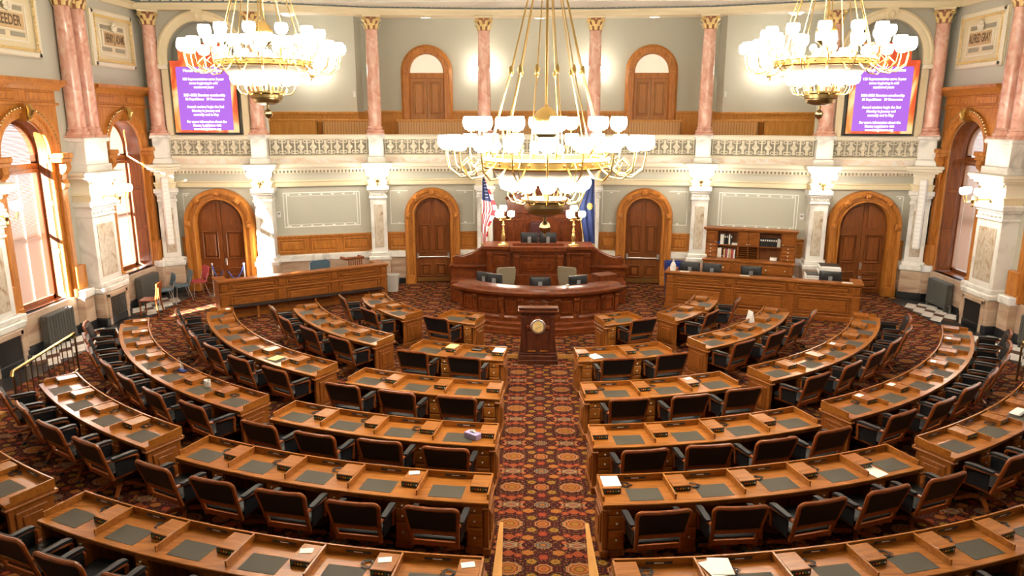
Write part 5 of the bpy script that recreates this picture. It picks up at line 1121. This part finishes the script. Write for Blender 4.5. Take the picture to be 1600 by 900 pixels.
for x0, x1 in ((XD[0], XD[1]), (XD[4], XD[5])):
    d = MB().box(x0+0.02, x1-0.02, hy-0.02, hy, 1.50, hz1-0.05, 0.006).box(x0+0.07, x1-0.07, hy-0.03, hy, 1.55, hz1-0.1, 0.01).build('door', 'counter_oak', t); put('knob', KNOB, d, (x1-0.05 if x0 < 0 else x0+0.05, hy-0.03, 1.54)).scale = (1.5, 1.5, 1.5)
    for j in range(4):
        d = MB().box(x0+0.02, x1-0.02, hy-0.02, 0.1, 1.05+j*0.11, 1.15+j*0.11, 0.006).build('small_drawer', 'counter_oak', t); put('knob', KNOB, d, ((x0+x1)/2, hy-0.02, 1.10+j*0.11)).scale = (1.5, 1.5, 1.5)
HM = Fr(m_.x-0.15, m_.y-0.02, 0, ang-0.02)
def hutch_item(name, x, z, w, h, dp, mat, label, cat, group=None, band=None):
    p = HM @ Vector((x, 0, z)); o = thing(name, label, cat, p, ang-0.02, group)
    MB().box(-w/2, w/2, -0.06, -0.06+dp, 0, h, 0.004).build('body' if cat != 'binder' else 'cover', mat, o)
    if band: MB().box(-w*0.35, w*0.35, -0.064, -0.059, h*0.7, h*0.9).build('label_strip', band, o)
    return o
for k, (x, w, m) in enumerate(((-0.82, 0.12, 'paper'), (-0.73, 0.05, 'black'), (-0.665, 0.05, 'black'), (-0.60, 0.05, 'paper'), (-0.54, 0.05, 'black'))):
    hutch_item('binder', x, 1.451, w*0.9, 0.30, 0.2, m, '%s binder from the door in the upper shelf next to the wide white one' % ORD[k] if k else 'wide white binder on the upper shelf of the cabinet', 'binder', 'binders in the cabinet', 'paper' if m == 'black' else None)
for k in range(9):
    hutch_item('binder', 0.33+k*0.062, 1.451, 0.055, 0.24, 0.2, 'black' if k < 8 else 'paper', '%s of the matching black binders on the blue flag side shelf' % ORD[k] if k < 8 else 'white binder ending the row of black ones', 'binder', 'binders in the cabinet', 'paper')
hutch_item('storage_box', 0.86, 1.451, 0.06, 0.22, 0.2, 'marble_band', 'tan file box at the end of the black binders', 'box')
hutch_item('paper_roll', -0.88, 1.031, 0.12, 0.30, 0.12, 'paper', 'white upright paper roll on the cabinet lower shelf', 'paper')
for k in range(6):
    hutch_item('file_folder', -0.73+k*0.06, 1.031, 0.045, 0.27, 0.2, ('plaque_tan', 'red_fabric', 'paper', 'plaque_tan', 'red_fabric', 'paper')[k], '%s upright file folder from the paper roll on the lower shelf' % ORD[k], 'folder', 'file folders in the cabinet')
hutch_item('paper_stack', -0.45, 1.451, 0.2, 0.05, 0.2, 'paper', 'loose pile of white papers beside the black binders, upper shelf', 'papers'); hutch_item('note_box', 0.72, 1.031, 0.2, 0.09, 0.14, 'paper', 'small white box on the cabinet counter top', 'box')
hutch_item('tape_roll', -0.91, 1.451, 0.07, 0.09, 0.08, 'bin_blue', 'small blue roll on the upper cabinet shelf', 'roll')
# ---- copier
t = thing('photocopier', 'white office photocopier with dark lid behind the counter', 'copier', (8.05, 20.55, 0), -0.25)
MB().box(-0.42, 0.45, -0.35, 0.35, 0.0, 0.86, 0.02).build('body', 'white', t); MB().box(-0.42, 0.02, -0.34, 0.3, 0.86, 0.94, 0.02).build('finisher_top', 'white', t)
MB().box(-0.40, -0.05, -0.30, 0.25, 0.935, 0.955, 0.005).build('dark_cover', 'black_plastic', t)
MB().box(-0.10, 0.5, -0.36, 0.3, 0.98, 1.06, 0.015).box(0.38, 0.5, -0.34, 0.3, 0.86, 1.0, 0.01).build('scanner', 'white', t)
MB().box(-0.08, 0.48, -0.30, 0.28, 1.06, 1.20, 0.03).build('lid', 'white', t); MB().box(-0.06, 0.46, -0.2, 0.27, 1.195, 1.215, 0.01).build('lid_top', 'black_plastic', t)
MB().box(0.14, 0.44, -0.52, -0.36, 1.0, 1.03, 0.008).build('control_panel', 'grey_plastic', t); MB().loops([[(-0.75, -0.2, 0.80), (-0.75, 0.2, 0.80), (-0.75, 0.2, 0.82), (-0.75, -0.2, 0.82)], [(-0.42, -0.2, 0.62), (-0.42, 0.2, 0.62), (-0.42, 0.2, 0.64), (-0.42, -0.2, 0.64)]]).build('output_tray', 'grey_plastic', t)
MB().box(-0.38, -0.02, -0.36, -0.34, 0.1, 0.45, 0.01).box(0.04, 0.42, -0.36, -0.34, 0.1, 0.45, 0.01).build('paper_drawer', 'white', t)
# ---- bins
def bin_(x, y, mat, label, w, h):
    t = thing('waste_bin', label, 'bin', (x, y, 0)); MB().loops([[(-w*s_, -w*s_*0.7, z), (w*s_, -w*s_*0.7, z), (w*s_, w*s_*0.7, z), (-w*s_, w*s_*0.7, z)] for z, s_ in ((0, 0.8), (h, 1), (h, 0.93), (0.03, 0.74))]).build('body', mat, t); MB().tube([(-w, -w*.7, h), (w, -w*.7, h), (w, w*.7, h), (-w, w*.7, h), (-w, -w*.7, h)], 0.012, 6).build('rim', mat, t)
bin_(-4.50, 22.0, 'bin_grey', 'pale grey waste bin on the floor beside the pilaster', 0.19, 0.52); bin_(4.05, 21.3, 'bin_blue', 'blue recycling bin beside the counter with the spray bottle', 0.28, 1.12)
bin_(-4.85, 21.75, 'black', 'black waste bin half hidden beside the pale grey one', 0.14, 0.35)
# ---- stanchions with rope
def stanchion(x, y, x2, y2, label):
    t = thing('rope_stanchion', label, 'stanchion', (x, y, 0)); MB().lathe([(0, 0), (0.15, 0), (0.15, 0.02), (0.03, 0.05), (0.022, 0.06), (0.022, 0.95), (0.035, 0.96), (0.035, 1.0), (0, 1.02)], 12).build('post', 'silver', t)
    dx, dy = x2-x, y2-y; MB().tube([(dx*f, dy*f, 0.93-0.36*math.sin(PI*f*0.9)) for f in [k/10 for k in range(11)]], 0.022, 6).build('rope', 'rope_blue', t)
stanchion(-9.78, 21.2, -9.36, 20.95, 'chrome stanchion with blue rope in front of the sunlit corner door'); stanchion(-8.85, 21.3, -9.2, 20.95, 'chrome stanchion with blue rope beside the bright pilaster')
stanchion(8.85, 19.9, 8.5, 19.55, 'dark stanchion with blue rope at the end of the blue flag side counter')
# ---- spare chairs in the corner
def shell_chair(x, y, rot, mat, label):
    t = thing('stacking_chair', label, 'chair', (x, y, 0), rot, 'spare plastic chairs')
    MB().loops([[(-w, y_, z), (w, y_, z), (w, y_, z+0.03), (-w, y_, z+0.03)] for y_, z, w in ((-0.25, 0.46, 0.2), (-0.2, 0.44, 0.24), (0.1, 0.42, 0.25), (0.2, 0.44, 0.22))]).build('seat', mat, t)
    MB().loops([[(-w, y_, z), (w, y_, z), (w, y_+0.03, z), (-w, y_+0.03, z)] for z, y_, w in ((0.52, 0.19, 0.2), (0.62, 0.22, 0.24), (0.82, 0.26, 0.24), (0.88, 0.27, 0.18))]).build('backrest', mat, t)
    for q in (-1, 1):
        MB().tube([(q*0.24, -0.22, 0), (q*0.22, -0.18, 0.43), (q*0.22, 0.15, 0.43), (q*0.22, 0.24, 0.7)], 0.012, 6).build('front_leg', 'silver', t); MB().tube([(q*0.24, 0.24, 0), (q*0.22, 0.12, 0.43)], 0.012, 6).build('rear_leg', 'silver', t)
shell_chair(-10.72, 20.1, -0.9, 'blue_plastic', 'blue plastic stacking chair nearest the radiator'); shell_chair(-10.5, 20.68, -0.9, 'blue_plastic', 'blue plastic stacking chair beside the red one'); shell_chair(-10.28, 21.25, -0.8, 'red_fabric', 'red upholstered stacking chair by the corner pilaster')
t = thing('wooden_chair', 'brown wooden side chair standing by the grated hearth', 'chair', (-10.55, 18.95, 0), -1.4)
MB().box(-0.23, 0.23, -0.23, 0.22, 0.42, 0.46, 0.015).build('seat', 'chair_wood', t)
for q in (-1, 1):
    MB().tube([(q*0.2, 0.26, 0), (q*0.2, 0.2, 0.44), (q*0.2, 0.28, 0.9)], 0.02, 6).build('rear_leg', 'chair_wood', t); MB().tube([(q*0.2, -0.2, 0), (q*0.2, -0.2, 0.42)], 0.02, 6).build('front_leg', 'chair_wood', t)
MB().box(-0.22, 0.22, 0.24, 0.29, 0.78, 0.9, 0.015).build('top_rail', 'chair_wood', t)
for k in range(4): MB().box(-0.13+k*0.085-0.012, -0.13+k*0.085+0.012, 0.22, 0.26, 0.46, 0.8).build('slat', 'chair_wood', t)
# ---- radiators
def radiator(s, y, label, n=10, x=WX-0.27):
    t = thing('radiator', label, 'radiator', (s*x, y, 0), -s*PI/2, 'cast iron radiators')
    me = MB().box(-0.034, 0.034, -0.11, 0.11, 0.10, 0.82, 0.03).mesh('column', 'iron'); w = 0.1*n
    for k in range(n): put('column', me, t, (-w/2+0.1*(k+0.5), 0, 0))
    MB().tube([(-w/2-0.02, 0, 0.72), (w/2+0.02, 0, 0.72)], 0.035, 8).tube([(-w/2-0.02, 0, 0.2), (w/2+0.12, 0, 0.2), (w/2+0.12, 0, 0.0)], 0.03, 8).build('pipe', 'iron', t)
    for q in (-1, 1): MB().box(q*(w/2-0.06), q*(w/2-0.02), -0.08, 0.08, 0, 0.12, 0.01).build('foot', 'iron', t)
for s in (-1, 1):
    radiator(s, 20.35, 'cast iron radiator under the far window, %s' % SIDE[s]); radiator(s, 16.25, 'cast iron radiator under the near window, %s' % SIDE[s])
# ---- marble tile margin by the windows
for s in (-1, 1):
    ti = thing('tile_margin', 'white and brown marble tile margin along the window wall, %s' % SIDE[s], 'tiling', (s*10.95, 17.5, 0.0), 0, 'marble tile margins')
    MB().box(-0.5, 0.5, -4.5, 4.0, 0, 0.006).build('dark_border', 'black_base', ti)
    tw = MB().slab([(-0.155, 0), (0, -0.225), (0.155, 0), (0, 0.225)], 0.006, 0.012)
    me = tw.mesh('tile', 'marble_white'); me2 = MB().slab([(-0.155, 0), (0, -0.225), (0.155, 0), (0, 0.225)], 0.006, 0.012).mesh('tile', 'tile_brown')
    for w0, w1 in ((-2.6, -0.2), (1.6, 3.4)):
        y = w0
        while y < w1:
            for c in range(3): put('tile', me2 if c == 1 else me, ti, (-0.32+0.32*c, y, 0)); 
            for c in range(2): put('tile', me, ti, (-0.16+0.32*c, y+0.23, 0))
            y += 0.46
# ---- brass handrails
for s in (-1, 1):
    t = thing('brass_railing', 'brass handrail with thin balusters at the steps, %s' % SIDE[s], 'railing', (s*9.75, 13.2, 0), 0, 'brass step railings')
    a, b = Vector((s*-0.37+s*0.37-s*0.0, 1.19, 0)), Vector((s*-0.37, -1.19, 0))
    MB().tube([a+Vector((0, 0.0, 0.74)), a+Vector((0, 0, 0.84)), b+Vector((0, 0, 0.84)), b+Vector((0, -0.04, 0.76))], 0.028, 8).build('handrail', 'brass', t)
    for k in range(2): q = (a, b)[k]; MB().tube([q, q+Vector((0, 0, 0.84))], 0.02, 8).build('post', 'brass_dark', t)
    for k in range(1, 12):
        q = a.lerp(b, k/12); MB().tube([q+Vector((0, 0, 0.06)), q+Vector((0, 0, 0.84))], 0.009, 6).build('baluster', 'brass_dark', t)
    MB().tube([a+Vector((0, 0, 0.06)), b+Vector((0, 0, 0.06))], 0.014, 6).build('bottom_rail', 'brass_dark', t)
    MB().box(-0.35, 0.15, -1.35, -1.2, 0, 0.10, 0.01).build('step_nosing', 'curb_oak', t)
# ---- white column loudspeakers on the corner
for s in (-1, 1):
    t = thing('column_speaker', 'tall white perforated column loudspeaker in the corner, %s' % SIDE[s], 'speaker', (s*11.02, 21.32, 1.55), s*-0.7, 'column loudspeakers')
    MB().box(-0.09, 0.09, -0.08, 0.08, 0, 2.0, 0.015).build('cabinet', 'white', t)
    g = MB()
    for k in range(16): g.box(-0.07, 0.07, -0.09, -0.08, 0.05+k*0.12, 0.13+k*0.12, 0.006)
    g.build('grille', 'stencil', t); MB().box(-0.03, 0.03, 0.08, 0.3, 0.3, 0.36).box(-0.03, 0.03, 0.08, 0.3, 1.6, 1.66).build('bracket', 'grey_plastic', t)
# ---- thermostats
for (i, u, lb) in ((1, -1.31, 'white thermostat on the wall, striped flag side'), (5, 1.29, 'white thermostat on the wall, blue flag side')):
    m, a, w = bay(i); p = Fr(m.x, m.y, 0, a) @ Vector((u, 0.34, 2.35)); t = thing('thermostat', lb, 'thermostat', p, a); MB().box(-0.06, 0.06, -0.04, 0.01, -0.09, 0.09, 0.008).build('cover', 'white', t); MB().box(-0.035, 0.035, -0.045, -0.039, 0.0, 0.05).build('display', 'grey_plastic', t)
# ================================================================ screens
LINES = [('House of Representatives', 0.135, 0.0), ('125 Representatives serve 2-year', 0.112, 0.30), ('terms beginning in odd', 0.112, 0.44), ('numbered years', 0.112, 0.58), ('2021-2022 Biennium membership', 0.112, 0.86), ('86 Republicans   39 Democrats', 0.112, 1.0), ('Annual sessions begin the 2nd', 0.112, 1.27), ('Monday in January and', 0.112, 1.41), ('normally end in May', 0.112, 1.55), ('For more information about the', 0.112, 1.80), ('Kansas Legislature visit', 0.112, 1.93), ('www.kslegislature.org', 0.112, 2.06)]
for i, s in ((0, -1), (6, 1)):
    m, a, w = bay(i); p = Fr(m.x, m.y, 4.78, a) @ Vector((0, -0.10, 0))
    t = thing('display_screen', 'lit purple and orange text screen in the gallery arch, %s' % SIDE[s], 'screen', p, a, 'gallery display screens')
    sw = 0.94
    MB().box(-sw, sw, 0.01, 0.08, 0.0, 2.08, 0.006).box(-sw*0.72 - (0.0 if s > 0 else 0.0), sw*0.72, 0.01, 0.08, 2.08, 2.56, 0.006).build('cabinet', 'black_plastic', t)
    MB().box(-sw+0.01, sw-0.01, 0.0, 0.012, 0.05, 2.07).box(-sw*0.71, sw*0.71, 0.0, 0.012, 2.07, 2.55).build('picture', 'screen_fire', t)
    q = MB().box(-sw+0.17, sw-0.17, -0.004, 0.002, 0.12, 1.90).build('text_panel', 'screen_purple', t)
    for body, size, dz in LINES: text('text_line', body, size*0.86, 'screen_text', q, (0, -0.006, 1.80-dz*0.80), bold=0.0035, depth=0.0005, sx=0.92)
# ================================================================ lamps
def shade(r, h): return [(r*0.35, 0), (r*0.75, h*0.10), (r*0.98, h*0.4), (r, h*0.65), (r*0.9, h*0.95), (r*0.86, h), (r*0.7, h*0.9), (0.0, h*0.85)]
GL = MB().lathe(shade(0.105, 0.165), 12).mesh('glass_shade', 'lamp_glass'); GS_ = MB().ball((0, 0, 0.05), 0.055, 10, 6, 1.1).mesh('bulb', 'lamp_glass')
def chandelier(x, y, z, label, top):
    """z: height of the main ring"""
    t = thing('chandelier', label, 'chandelier', (x, y, z), 0, 'brass chandeliers')
    ring = MB().lathe([(0.72, -0.07), (0.80, -0.07), (0.82, -0.045), (0.80, -0.04), (0.80, 0.03), (0.83, 0.04), (0.82, 0.07), (0.72, 0.07), (0.72, -0.07)], 48).build('ring_band', 'brass', t)
    st = MB()
    for k in range(24):
        a = 2*PI*k/24; st.ball((0.80*math.cos(a), 0.80*math.sin(a), 0), 0.022, 6, 4)
    st.build('ring_studs', 'brass_dark', ring, kind='stuff')
    MB().lathe([(r_, z_-0.13) for r_, z_ in ((0.0, -0.56), (0.10, -0.56), (0.22, -0.52), (0.25, -0.47), (0.25, -0.45), (0.27, -0.44), (0.27, -0.38), (0.31, -0.36), (0.31, -0.33), (0.27, -0.33), (0.0, -0.36))], 32).build('lower_dish', 'brass_dark', t)
    MB().lathe([(r_, z_-0.15) for r_, z_ in ((0.0, -0.82), (0.012, -0.81), (0.012, -0.77), (0.055, -0.74), (0.075, -0.69), (0.055, -0.64), (0.02, -0.61), (0.02, -0.54))], 14).build('finial', 'brass_dark', t)
    MB().lathe([(0.06, 0.28), (0.16, 0.36), (0.17, 0.5), (0.17, 0.54), (0.16, 0.56), (0.13, 0.63), (0.07, 0.68), (0.03, 0.70), (0.02, 0.72)], 20).build('centre_dome', 'brass', t)
    MB().lathe([(0.02, -0.5), (0.02, 0.7), (0.016, 0.72), (0.016, top-z)], 10).build('stem', 'brass', t)
    MB().lathe([(0.10, 2.50), (0.13, 2.52), (0.13, 2.58), (0.06, 2.66), (0.016, 2.7)], 16).build('collar', 'brass', t)
    MB().lathe([(0.5, -0.19), (0.62, -0.16), (0.66, -0.10), (0.7, -0.06), (0.66, -0.12), (0.6, -0.19), (0.5, -0.22)], 32).build('glass_skirt', 'cream_pale', t)
    rodm = MB().tube([(0.76, 0, 0.06), (0.60, 0, 0.66), (0.46, 0, 1.12)], 0.0085, 6).tube([(0.46, 0, 1.12), (0.11, 0, 2.52)], 0.0075, 6).mesh('rod', 'brass')
    kn = MB().lathe([(0.0, -0.05), (0.02, -0.045), (0.034, 0.0), (0.02, 0.04), (0.012, 0.06), (0.0, 0.065)], 10).mesh('rod_knob', 'brass')
    for k in range(12):
        a = 2*PI*(k+0.5)/12; r_ = put('rod', rodm, t, (0, 0, 0), a); put('rod_knob', kn, r_, (0.46, 0, 1.12))
    def arms(n, ph, me, gr, gz, glass, nm):
        for k in range(n):
            a = 2*PI*(k+ph)/n; o = put(nm, me, t, (0, 0, 0), a); put('glass_shade', glass, o, (gr, 0, gz))
    outer = MB().tube([(0.80, 0, -0.02), (0.95, 0, -0.14), (1.12, 0, -0.16), (1.25, 0, -0.06), (1.28, 0, 0.10), (1.28, 0, 0.17)], 0.011, 6).tube([(1.02, 0, -0.16), (1.08, 0, -0.02), (1.0, 0, 0.06), (0.93, 0, 0.0)], 0.008, 5).lathe([(0.035, 0.16), (0.045, 0.17), (0.02, 0.18)], 8, 1.28, 0).mesh('outer_arm', 'brass')
    arms(20, 0.0, outer, 1.28, 0.175, GL, 'outer_arm')
    up = MB().tube([(0.78, 0, 0.05), (0.86, 0, 0.16), (0.93, 0, 0.22), (0.95, 0, 0.40)], 0.010, 6).tube([(0.80, 0, 0.06), (0.74, 0, 0.2), (0.83, 0, 0.28), (0.88, 0, 0.2)], 0.007, 5).lathe([(0.035, 0.39), (0.045, 0.4), (0.02, 0.41)], 8, 0.95, 0).mesh('upper_arm', 'brass')
    arms(12, 0.25, up, 0.95, 0.405, GL, 'upper_arm')
    cd = MB().tube([(0.77, 0, 0.06), (0.77, 0, 0.15)], 0.012, 6).lathe([(0.02, 0.12), (0.035, 0.14), (0.02, 0.15)], 8, 0.77, 0).mesh('candle_arm', 'brass')
    arms(16, 0.5, cd, 0.77, 0.14, GS_, 'candle_arm')
    lo = MB().tube([(0.26, 0, -0.48), (0.34, 0, -0.52), (0.44, 0, -0.50), (0.49, 0, -0.42), (0.49, 0, -0.35)], 0.010, 6).tube([(0.25, 0, -0.46), (0.30, 0, -0.34), (0.36, 0, -0.40)], 0.007, 5).lathe([(0.03, -0.365), (0.04, -0.355), (0.02, -0.345)], 8, 0.49, 0).mesh('lower_arm', 'brass')
    arms(12, 0.1, lo, 0.49, -0.35, GL, 'lower_arm')
    return t
chandelier(-0.02, 9.5, 4.67, 'great brass chandelier hanging over the centre aisle', 11.0)
chandelier(-4.82, 13.0, 6.14, 'brass chandelier hanging in front of the screen, striped flag side', 11.0)
chandelier(4.72, 13.0, 6.14, 'brass chandelier hanging in front of the screen, blue flag side', 11.0)
# wall sconces
def sconce(x, y, z, ang, label, n=3, reach=0.28):
    t = thing('wall_sconce', label, 'sconce', (x, y, z), ang, 'brass wall sconces')
    MB(Matrix.Rotation(PI/2, 4, 'X')).lathe([(0, 0), (0.09, 0), (0.09, 0.02), (0.04, 0.04), (0.02, 0.05), (0.0, 0.05)], 12).build('wall_plate', 'brass', t)
    MB().tube([(0, -0.03, 0), (0, -reach, 0)], 0.016, 8).build('stem', 'brass', t)
    MB().lathe([(0.0, -0.20), (0.015, -0.19), (0.03, -0.15), (0.015, -0.10), (0.05, -0.05), (0.065, 0.0), (0.04, 0.05), (0.02, 0.08), (0.0, 0.10)], 12, 0, -reach).build('urn', 'brass', t)
    for k in range(n):
        a = -PI/2 + (k-(n-1)/2)*(PI/2.2); dx, dy = math.cos(a), math.sin(a)
        A = MB().tube([(0, -reach, 0), (dx*0.12, -reach+dy*0.12, -0.07), (dx*0.22, -reach+dy*0.22, -0.05), (dx*0.25, -reach+dy*0.25, 0.06), (dx*0.25, -reach+dy*0.25, 0.12)], 0.010, 6).build('arm', 'brass', t)
        put('glass_shade', GL, A, (dx*0.25, -reach+dy*0.25, 0.12))
for i, lb in ((1, 'on the pilaster beside the corner door'), (2, 'on the pilaster between panel and rostrum door')):
    for s in (-1, 1):
        j = i if s < 0 else 7-i; x, y = CP[j]; ang = (bay(j-1)[1]+bay(j)[1])/2; p = Fr(x, y, 0, ang) @ Vector((0, -0.29, 3.42)); sconce(p.x, p.y, p.z, ang, 'brass sconce %s, %s' % (lb, SIDE[s]), 3, 0.22)
for s in (-1, 1):
    sconce(s*(WX-0.44), PIERY[0], 3.30, -s*PI/2, 'brass sconce reaching out from the far window pier, %s' % SIDE[s], 3, 0.45)
    sconce(s*(WX-0.44), PIERY[1], 3.30, -s*PI/2, 'brass sconce reaching out from the near window pier, %s' % SIDE[s], 3, 0.45)
    sconce(s*7.35, GS, 6.62, 0, 'brass sconce high on the gallery side wall, %s' % SIDE[s], 3, 0.2)
    sconce(s*1.82, GY, 6.62, 0, 'brass sconce on the gallery wall half behind a column, %s' % SIDE[s], 2, 0.2)
# rostrum table lamps
for s in (-1, 1):
    t = thing('candelabrum', 'tall brass three-globe lamp on the rostrum, %s' % SIDE[s], 'lamp', (s*1.02, 21.0, 1.66), 0, 'rostrum candelabra')
    MB().box(-0.15, 0.15, -0.15, 0.15, 0, 0.03, 0.008).lathe([(0.12, 0.03), (0.10, 0.06), (0.05, 0.09), (0.045, 0.12), (0.065, 0.2), (0.05, 0.30), (0.03, 0.36), (0.05, 0.39), (0.03, 0.42), (0.025, 0.55), (0.05, 0.58), (0.03, 0.61), (0.025, 0.7), (0.06, 0.74), (0.09, 0.80), (0.03, 0.84), (0.02, 0.98)], 14).build('stem', 'brass', t)
    put('glass_shade', GL, t, (0, 0, 0.97))
    for k in range(3):
        a = PI/2+k*2*PI/3+0.5; A = MB().tube([(0, 0, 0.78), (0.12*math.cos(a), 0.12*math.sin(a), 0.72), (0.22*math.cos(a), 0.22*math.sin(a), 0.74), (0.23*math.cos(a), 0.23*math.sin(a), 0.82)], 0.012, 6).build('arm', 'brass', t)
        put('glass_shade', GL, A, (0.23*math.cos(a), 0.23*math.sin(a), 0.81))
# soffit lights
for k, (x, y) in enumerate(((-7.6, 23.1), (-3.5, 23.6), (0.0, 23.8), (3.5, 23.6), (7.6, 23.1))):
    t = thing('ceiling_light', '%s round ceiling light under the gallery beam from the striped flag side' % ORD[k], 'ceiling light', (x, y, 8.46), 0, 'gallery ceiling lights')
    MB().lathe([(0.0, -0.22), (0.14, -0.20), (0.24, -0.12), (0.26, -0.06), (0.0, -0.05)], 20).build('diffuser', 'soffit_glass', t); MB().lathe([(0.28, -0.07), (0.29, -0.05), (0.29, 0.0), (0.0, 0.0)], 20).build('rim', 'white', t)
# gallery pews
for (x0, x1, y, lb) in ((-4.55, -1.9, 23.95, 'striped flag side of the gallery centre'), (1.9, 4.55, 23.95, 'blue flag side of the gallery centre'), (-6.9, -5.35, 23.6, 'behind the gallery column, striped flag side'), (5.35, 6.9, 23.6, 'behind the gallery column, blue flag side'), (-1.5, 1.5, 24.05, 'behind the great chandelier'), (-8.9, -7.0, 23.5, 'in the gallery corner, striped flag side'), (7.0, 8.9, 23.5, 'in the gallery corner, blue flag side')):
    t = thing('gallery_pew', 'oak board-fronted gallery pew %s' % lb, 'pew', ((x0+x1)/2, y, 4.05), 0, 'gallery pews'); h = (x1-x0)/2
    MB().box(-h, h, 0, 0.04, 0.3, 1.10).build('board_front', 'pew_boards' if 'corner' not in lb else 'gallery_oak', t); MB().box(-h-0.02, h+0.02, -0.03, 0.07, 1.10, 1.17, 0.012).build('top_rail', 'gallery_oak', t); MB().box(-h, h, 0.04, 0.5, 0.4, 0.44).build('seat', 'gallery_oak', t)
    for q in (-1, 1): MB().box(q*h, q*(h-0.05), 0.0, 0.5, 0, 1.1, 0.01).build('end_panel', 'gallery_oak', t)
